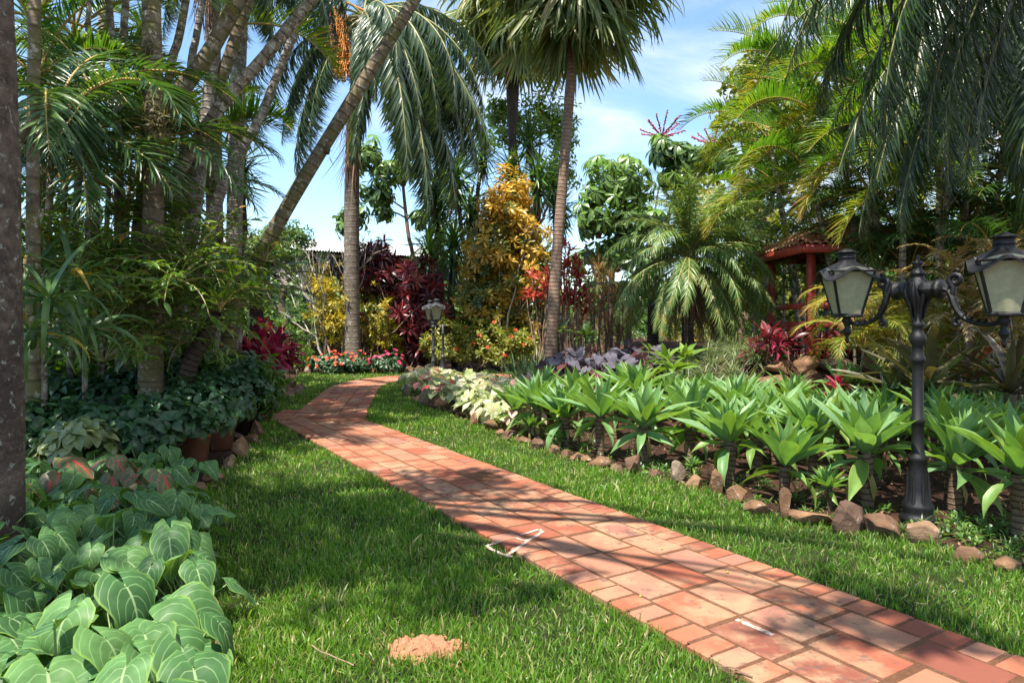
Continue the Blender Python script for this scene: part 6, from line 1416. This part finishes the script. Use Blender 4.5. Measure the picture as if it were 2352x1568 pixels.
for i, (u, v, lb, w_, h_, n_, ti) in enumerate([(765, 700, 'bright yellow croton just left of the queen palm trunk', .75, 1.1, 120, .85), (868, 720, 'yellow-green croton between queen palm and burgundy shrub', .75, 1.0, 120, .6), (735, 640, 'orange-yellow topped shrub under the shed roof', .5, .5, 50, .95), (905, 770, 'lime shrub at the foot of the burgundy hedge', .5, .7, 70, .7), (850, 655, 'olive fine-leaved shrub right of the queen palm trunk', .6, .5, 60, .35)]):
    q = P(u, v, Yy+.3*i); shrub('yellow_croton', lb, 'croton', (q[0], q[1], -.05), [(n_, (0, 0, q[2]), (w_, w_*.8, h_), dict(lo=-1, seed=i)), (n_//2, (.1, 0, q[2]-h_*.6), (w_*.9, w_*.7, h_*.7), dict(lo=-1, seed=i+1))], YLf, 'yellow', 12, (ti, .15), el=(-.3, 1.3), nst=16, spread=.25, group='yellow crotons')
for i, (u, v, Yd, w_, h_, lb, mt, ti) in enumerate([(1400, 770, 25, 1.6, .9, 'grey-green low shrub far behind the dark taro', 'bush', .5), (1490, 770, 24, 1.4, .8, 'green low shrub far behind the cycad', 'bush', .35), (1580, 765, 23, 1.4, .9, 'yellowish low shrub behind the date palm trunk', 'yellow', .6), (1660, 770, 22, 1.3, .9, 'pale low shrub right of the date palm trunk', 'lime', .4), (1735, 770, 20, 1.2, .9, 'green low shrub behind the pale striped grass', 'bush', .6), (1300, 780, 24, 1.4, .8, 'green low shrub behind the iris clumps', 'bush', .4), (700, 740, 22.5, .9, .9, 'green shrub with fine leaves around the pale bare branches', 'bush', .7), (680, 815, 21.5, .6, .35, 'low ferny green shrub left of the red impatiens', 'fern', .5), (640, 790, 19, .9, .6, 'green shrub behind the red cordylines', 'bush', .5), (720, 800, 23, .7, .5, 'shaded shrub behind the hanging terracotta pot', 'bush', .3), (860, 800, 23, 1.2, .5, 'dark low shrub behind the pink impatiens', 'wine', .1), (960, 815, 23.2, .8, .6, 'dark burgundy undershrub left of the grey lamp foot', 'wine', .15)]):
    q = P(u, v, Yd); shrub('low_shrub', lb, 'shrub', (q[0], Yd, -.05), [(80, (0, 0, max(q[2], .35)), (w_, w_*.8, h_), dict(lo=-.8, seed=i))], YLf, mt, 11, (ti, .18), nst=14, spread=.2, group='low shrubs', sc=(.7, 1.1))
# bare pale branching shrub
def branchy(mb, p, d, L, r, depth):
    q = p+d*L; mb.tube(wob_path(p, q, 5, L*.10), np.linspace(r, r*.7, 5), 5)
    if depth == 0: return [q]
    out = []
    for _ in range(2+(rng.uniform() < .35)):
        e = d+rng.normal(0, .38, 3)*np.array([1, .6, .5])+[0, 0, .12]; out += branchy(mb, q, e/np.linalg.norm(e), L*rng.uniform(.62, .85), r*.68, depth-1)
    return out
for i, (u, Yd, lb) in enumerate([(775, 21.8, 'bare pale-branched shrub left of the queen palm trunk'), (752, 22.4, 'second bare pale-branched shrub with leaf tufts before the shed')]):
    b = np.array([P(u, 800, Yd)[0], Yd, -.05]); o = thing('bare_shrub', lb, 'shrub', b); ms = MB(); mb = MB(); tp = []
    for a in (-.45, -.15, .2): 
        d = np.array([a+rng.normal(0, .1), 0, 1]); tp += branchy(ms, np.zeros(3), d/np.linalg.norm(d), 1.35, .045, 4)
    ms.build('branches', M['palestem'], o)
    tp = np.array(tp); k = sub(tp, 26 if i else 10); rosettes(mb, k, UP, 9, YLf, (-.2, 1.2), (.7, 1.1), .45, .2); mb.build('foliage', M['bush'], o)
# red-orange cordylines behind the brown fan palm trunk
for i, (u, v, Yd, lb) in enumerate([(1312, 640, 17, 'orange-red ti plant right behind the brown fan palm trunk'), (1325, 690, 17.2, 'lower orange-red ti plant right of the brown fan palm trunk'), (1245, 660, 17, 'orange-red ti plant left behind the brown fan palm trunk'), (1290, 600, 17.6, 'topmost red ti plant peeping over behind the fan palm trunk')]):
    q = P(u, v, Yd); o = thing('ti_plant', lb, 'shrub', (q[0], Yd, -.05), 0, 'orange-red ti plants'); mb = MB(); ms = MB(); p, ax = blob(15, (0, 0, q[2]), (.38, .35, .55), .3, .1, -1)
    rosettes(mb, p, ax*.4+UP, 10, WL, (.0, 1.3), (.6, .9), .55, .25); stems_to(ms, (0, 0, 0), sub(p, 8), .02, .012, .1); ms.build('stem', M['redstem'], o); mb.build('foliage', M['tiorange'], o)
# spiky dracaenas
DL = [leaf(.55, .017, 4, 'ribbon', .2, d, 1) for d in (.1, .3, .6)]
DR = [(1352, 690, .7), (1385, 660, .6), (1380, 700, .55), (1430, 715, .6), (1395, 745, .5), (1365, 730, .5), (1445, 745, .5), (1415, 690, .7), (1375, 620, .4), (1340, 735, .4), (1455, 700, .6), (1420, 760, .45), (1330, 760, .4), (1400, 640, .4)]
for i, (u, v, ti) in enumerate(DR):
    Yd = 18.5+.25*(i % 5); q = P(u, v, Yd); b = np.array([q[0]+rng.normal(0, .15), Yd, -.1]); o = thing('dracaena', 'spiky dracaena with bronze narrow leaves beyond the dark taro, %s counted' % ORD[i] if i not in (0, 1) else ['bright orange-bronze spiky dracaena nearest the brown fan palm', 'tall greenish spiky dracaena above the half hidden lamp'][i], 'dracaena', b, 0, 'spiky dracaenas')
    ms = MB(); ms.tube(wob_path((0, 0, 0), q-b, 7, .1), .022, 6); ms.build('stem', M['stem'], o)
    mb = MB(); rosettes(mb, np.stack([q-b, q-b-[0, 0, .06]]), UP, 48, DL, (-.6, 1.5), (.8, 1.2), ti, .15); mb.build('leaf_head', M['draco'], o)
# ixora bush by the grey lamp, with orange flower heads
IX = [leaf(.17, .06, 4, 'obov', .3, d, 2) for d in (.3, .7)]
o = shrub('flowering_bush', 'sunlit yellow-green bush with orange-red flower heads behind the caladiums', 'shrub', (P(1090, 800, 21.9)[0], 21.9, -.05), [(190, (-.85, -.1, .8), (.95, .8, .8), dict(lo=-.5, seed=2)), (190, (.45, 0, .85), (1.05, .8, .8), dict(lo=-.5, seed=3)), (140, (1.3, .1, .7), (.8, .7, .75), dict(lo=-.5, seed=5))], IX, 'lime', 11, (.72, .2), el=(-.3, 1.1), nst=24, spread=.6)
for c in [(-1.0, -.5, 1.1), (.5, -.3, 1.60), (.15, -.6, 1.2), (.9, -.5, 1.15), (1.2, -.5, .9), (.35, -.7, .85), (1.35, -.4, 1.1), (.0, -.6, .95), (-.4, -.65, .8), (.75, -.65, .6), (-.2, -.4, 1.45), (1.0, -.3, 1.35)]:
    mb = MB(); p, ax = blob(16, (0, 0, 0), (.07, .07, .05), .6, .05, -.2); rosettes(mb, p, ax, 4, [leaf(.035, .022, 2, 'ovate', .1, .3, 2)], (0, .4), (.8, 1.2), rng.uniform(.2, 1), .2); mb.build('flower_head', M['petr'], o, loc=np.array(c)*[1.3, 1.3, 1.03])
# impatiens in the far bed
IM = [leaf(.15, .058, 4, 'ovate', .3, d, 2) for d in (.5, 1.0)]
for i, (u, v, w_, pm, lb) in enumerate([(748, 832, .58, 'petr', 'orange-red impatiens, left mound of the far flower bed'), (790, 826, .62, 'petr', 'orange-red impatiens in front of the queen palm trunk'), (826, 840, .34, 'petr', 'small orange-red impatiens right of the queen palm foot'), (888, 832, .62, 'petp', 'pink impatiens mound in the far flower bed')]):
    q = P(u, v, 21.1); o = thing('impatiens', lb, 'flowering plant', (q[0], 21.1, 0), 0, 'impatiens of the far bed')
    mb = MB(); p, ax = blob(58, (0, 0, .22), (w_, .45, .42), .5, .1, -.2); rosettes(mb, p, ax, 8, IM, (-.5, .6), (.8, 1.2), .5, .25); mb.build('foliage', M['imp'], o)
    ms = MB(); stems_to(ms, (0, 0, 0), sub(p, 10), .012, .006, .05, .1); ms.build('stem', M['greenstem'], o)
    p, ax = blob(26 if w_ > .4 else 12, (0, -.05, .26), (w_*1.02, .47, .46), .97, .1, 0.)
    mf = MB(); rosettes(mf, p, ax+[0, -.4, 0], 5, [leaf(.048, .05, 3, 'obov', .1, .2, 2)], (0, .3), (.9, 1.3), .5, .3, r0=.005)
    mf.build('blossoms', M[pm], o)
# hanging terracotta pot
q = P(756, 790, 22.3); o = thing('hanging_pot', 'terracotta pot with ferny plant standing on a thin post left of the queen palm', 'plant pot', (q[0], 22.3, 0))
mb = MB(); z = q[2]-.12; mb.lathe([(.0005, z), (.15, z), (.20, z+.2), (.23, z+.2), (.23, z+.26), (.20, z+.26), (.19, z+.22), (.0005, z+.22)], 18); mb.build('pot', M['terracotta'], o)
mb = MB(); mb.tube([(0, 0, -.05), (0, 0, z/2), (0, 0, z)], .05, 8); mb.build('post', M['palestem'], o)
mb = MB(); p, ax = blob(40, (0, 0, z+.42), (.30, .3, .28), .3, .1, -.5); rosettes(mb, p, ax, 9, [leaf(.14, .02, 3, 'ribbon', .2, .8, 1)], (-.2, 1.), (.8, 1.2), .5, .2); mb.build('foliage', M['fern'], o)
# ------------------------------------------------------------------ shed with corrugated roof, far left-centre
o = thing('metal_shed', 'open shed with pale corrugated metal roof on dark steel beams behind the garden', 'shed', (-9, 30, 0))
org = np.array([-9., 30, 0])
e0, e1 = P(520, 561, 27.0), P(1010, 594, 32.2); e1[2] = e0[2]
r0_, r1_ = P(500, 516, 33.), P(1010, 586, 40.); r1_[2] = r0_[2] = (r0_[2]+r1_[2])/2
n_, k_ = 460, 4
s_ = np.linspace(0, 1, n_)[:, None, None]; t_ = np.linspace(-.06, 1, k_)[None, :, None]
A = e0+(e1-e0)*s_; B = r0_+(r1_-r0_)*s_; V = A+(B-A)*t_-org
V[..., 2] += .03*np.sin(np.arange(n_)*2*pi/6)[:, None]
mb = MB(); mb.add(V.reshape(-1, 3), grid_faces(n_, k_)); mb.add((V-[0, 0, .012]).reshape(-1, 3), grid_faces(n_, k_)[:, ::-1], None, .5, 1); mb.build('roof', [M['sheet'], M['sheetunder']], o)
bk0, bk1 = r0_+np.array([.5, 8., 0]), r1_+np.array([.5, 8., 0]); bk0[2] = bk1[2] = e0[2]-.2
A = r0_+(r1_-r0_)*s_; B = bk0+(bk1-bk0)*s_; V = A+(B-A)*np.linspace(0, 1, k_)[None, :, None]-org; V[..., 2] += .03*np.sin(np.arange(n_)*2*pi/6)[:, None]-.02
mb = MB(); mb.add(V.reshape(-1, 3), grid_faces(n_, k_)); mb.add((V-[0, 0, .012]).reshape(-1, 3), grid_faces(n_, k_)[:, ::-1], None, .5, 1); mb.build('back_roof', [M['sheet'], M['sheetunder']], o)
def beam(mb, a, b, w_): 
    a, b = np.asarray(a)-org, np.asarray(b)-org; d = b-a; L = np.linalg.norm(d); R = frames((d/L)[None], UP)[0]; mb.box((a+b)/2, (w_, L/2, w_*1.3), R)
mb = MB(); beam(mb, e0-[0, .05, .22], e1-[0, .05, .22], .05); mb.build('fascia', M['fascia'], o)
for k in range(7):
    f = k/6; a = e0+(e1-e0)*f-[0, 0, .42]; b = r0_+(r1_-r0_)*f-[0, 0, .42]
    mb = MB(); beam(mb, a, b, .09); beam(mb, b, bk0+(bk1-bk0)*f-[0, 0, .42], .09); mb.build('rafter', M['steel'], o)
    mb = MB(); p = a+(b-a)*.08; beam(mb, p*np.array([1, 1, 0]), p-[0, 0, .1], .09); mb.build('post', M['steel'], o)
for k in range(5):
    f = .1+.2*k; a = e0+(r0_-e0)*f-[0, 0, .20]; b = e1+(r1_-e1)*f-[0, 0, .20]; mb = MB(); beam(mb, a, b, .05); mb.build('purlin', M['steel'], o)
mb = MB(); beam(mb, bk0*np.array([1, 1, 0])+[0, 0, 1.1], bk1*np.array([1, 1, 0])+[0, 0, 1.1], .9); mb.build('dark_backdrop', M['steel'], o)  # added dark backdrop standing in for the shed's dark interior

# ------------------------------------------------------------------ gazebo with clay tiles and red rails
gx, gy, gz = P(1925, 700, 13.4)[0], 13.4, 1.0
o = thing('gazebo', 'red timber gazebo with clay tile roof among the cane palms', 'gazebo', (gx, gy, gz)); hw = 1.25
ez, az = P(1757, 566, 12.3)[2]-gz, P(1757, 566, 12.3)[2]-gz+.62
mb = MB(); cs = [(-hw, -hw), (hw, -hw), (hw, hw), (-hw, hw)]
for k in range(4):
    a = np.array([*cs[k], ez]); b = np.array([*cs[(k+1) % 4], ez]); ap = np.array([0, 0, az]); rows = 9
    for r in range(rows):
        f0, f1 = r/rows, (r+1.25)/rows; 
        p0, p1 = a+(ap-a)*f0, b+(ap-b)*f0; q0, q1 = a+(ap-a)*min(f1, .99), b+(ap-b)*min(f1, .99)
        nt_ = max(int(np.linalg.norm(p1-p0)/.16), 1)
        for c in range(nt_):
            g0, g1 = (c+.02)/nt_, (c+.98)/nt_; u_ = np.linspace(0, 1, 6); bow = .045*np.sin(pi*u_)
            lo = p0+(p1-p0)*(g0+(g1-g0)*u_)[:, None]+np.outer(bow+.035, UP)+rng.normal(0, .006, 3); hi_ = q0+(q1-q0)*(g0+(g1-g0)*u_)[:, None]+np.outer(bow*.8+.012, UP)
            mb.add(np.stack([lo-[0, 0, .014], lo, hi_], 0).reshape(-1, 3), grid_faces(3, 6)[:, ::-1])
for k in range(4): mb.tube(np.array([np.array([*cs[k], ez+.05]), np.array([0, 0, az+.06])]), .07, 8)
mb.lathe([(.0005, az-.02), (.12, az), (.10, az+.10), (.0005, az+.16)], 10)
mb.build('tile_roof', M['tile'], o)
mb = MB(); h = hw-.08
V = np.array([(-h, -h, ez-.03), (h, -h, ez-.03), (h, h, ez-.03), (-h, h, ez-.03), (0, 0, az-.1)])
mb.add(V, [(0, 4, 4, 1), (1, 4, 4, 2), (2, 4, 4, 3), (3, 4, 4, 0)]) if False else None
for k in range(4):
    a = np.array([*cs[k], ez])*[.97, .97, 1]; b = np.array([*cs[(k+1) % 4], ez])*[.97, .97, 1]; m_ = (a+b)/2; d = (b-a)/np.linalg.norm(b-a)
    mb.box(m_-[0, 0, .05], (.04, np.linalg.norm(b-a)/2, .07), frames(d[None], UP)[0])
    for f in np.linspace(.08, .92, 7):
        s0 = a+(b-a)*f; s1 = np.array([0, 0, az-.12]); dd = s1-s0; L = np.linalg.norm(dd)*(.96 if abs(f-.5) < .1 else .5); dd /= np.linalg.norm(dd); mb.box(s0+dd*L/2-[0, 0, .06], (.025, L/2, .035), frames(dd[None], UP)[0])
    t_ = np.linspace(0, 1, 6)[:, None]; lo = a+(b-a)*t_-[0, 0, .012]; hi_ = np.array([0, 0, az-.05])+(lo-[0, 0, ez])*.03
    mb.add(np.stack([lo, hi_], 0).reshape(-1, 3), grid_faces(2, 6))
mb.build('roof_frame', M['redwood'], o)
for cx_, cy_ in ((-1, -1), (1, -1), (1, 1), (-1, 1)):
    mb = MB(); mb.box((cx_*.95, cy_*.95, ez/2), (.06, .06, ez/2), bev=.006); mb.build('post', M['redwood'], o)
for zc in (.56, .90):
    for s0, s1 in (((-1, -1), (1, -1)), ((-1, -1), (-1, 1)), ((1, -1), (1, 1))):
        mb = MB(); a = np.array([*s0, 0])*.95; b = np.array([*s1, 0])*.95; d = (b-a)/np.linalg.norm(b-a)
        mb.box((a+b)/2+[0, 0, zc], (.045, np.linalg.norm(b-a)/2-.065, .055), frames(d[None], UP)[0], bev=.005); mb.build('rail', M['redwood'], o)
mb = MB(); mb.box((0, 0, -.06), (1.15, 1.15, .08)); mb.build('floor_slab', M['stem'], o)
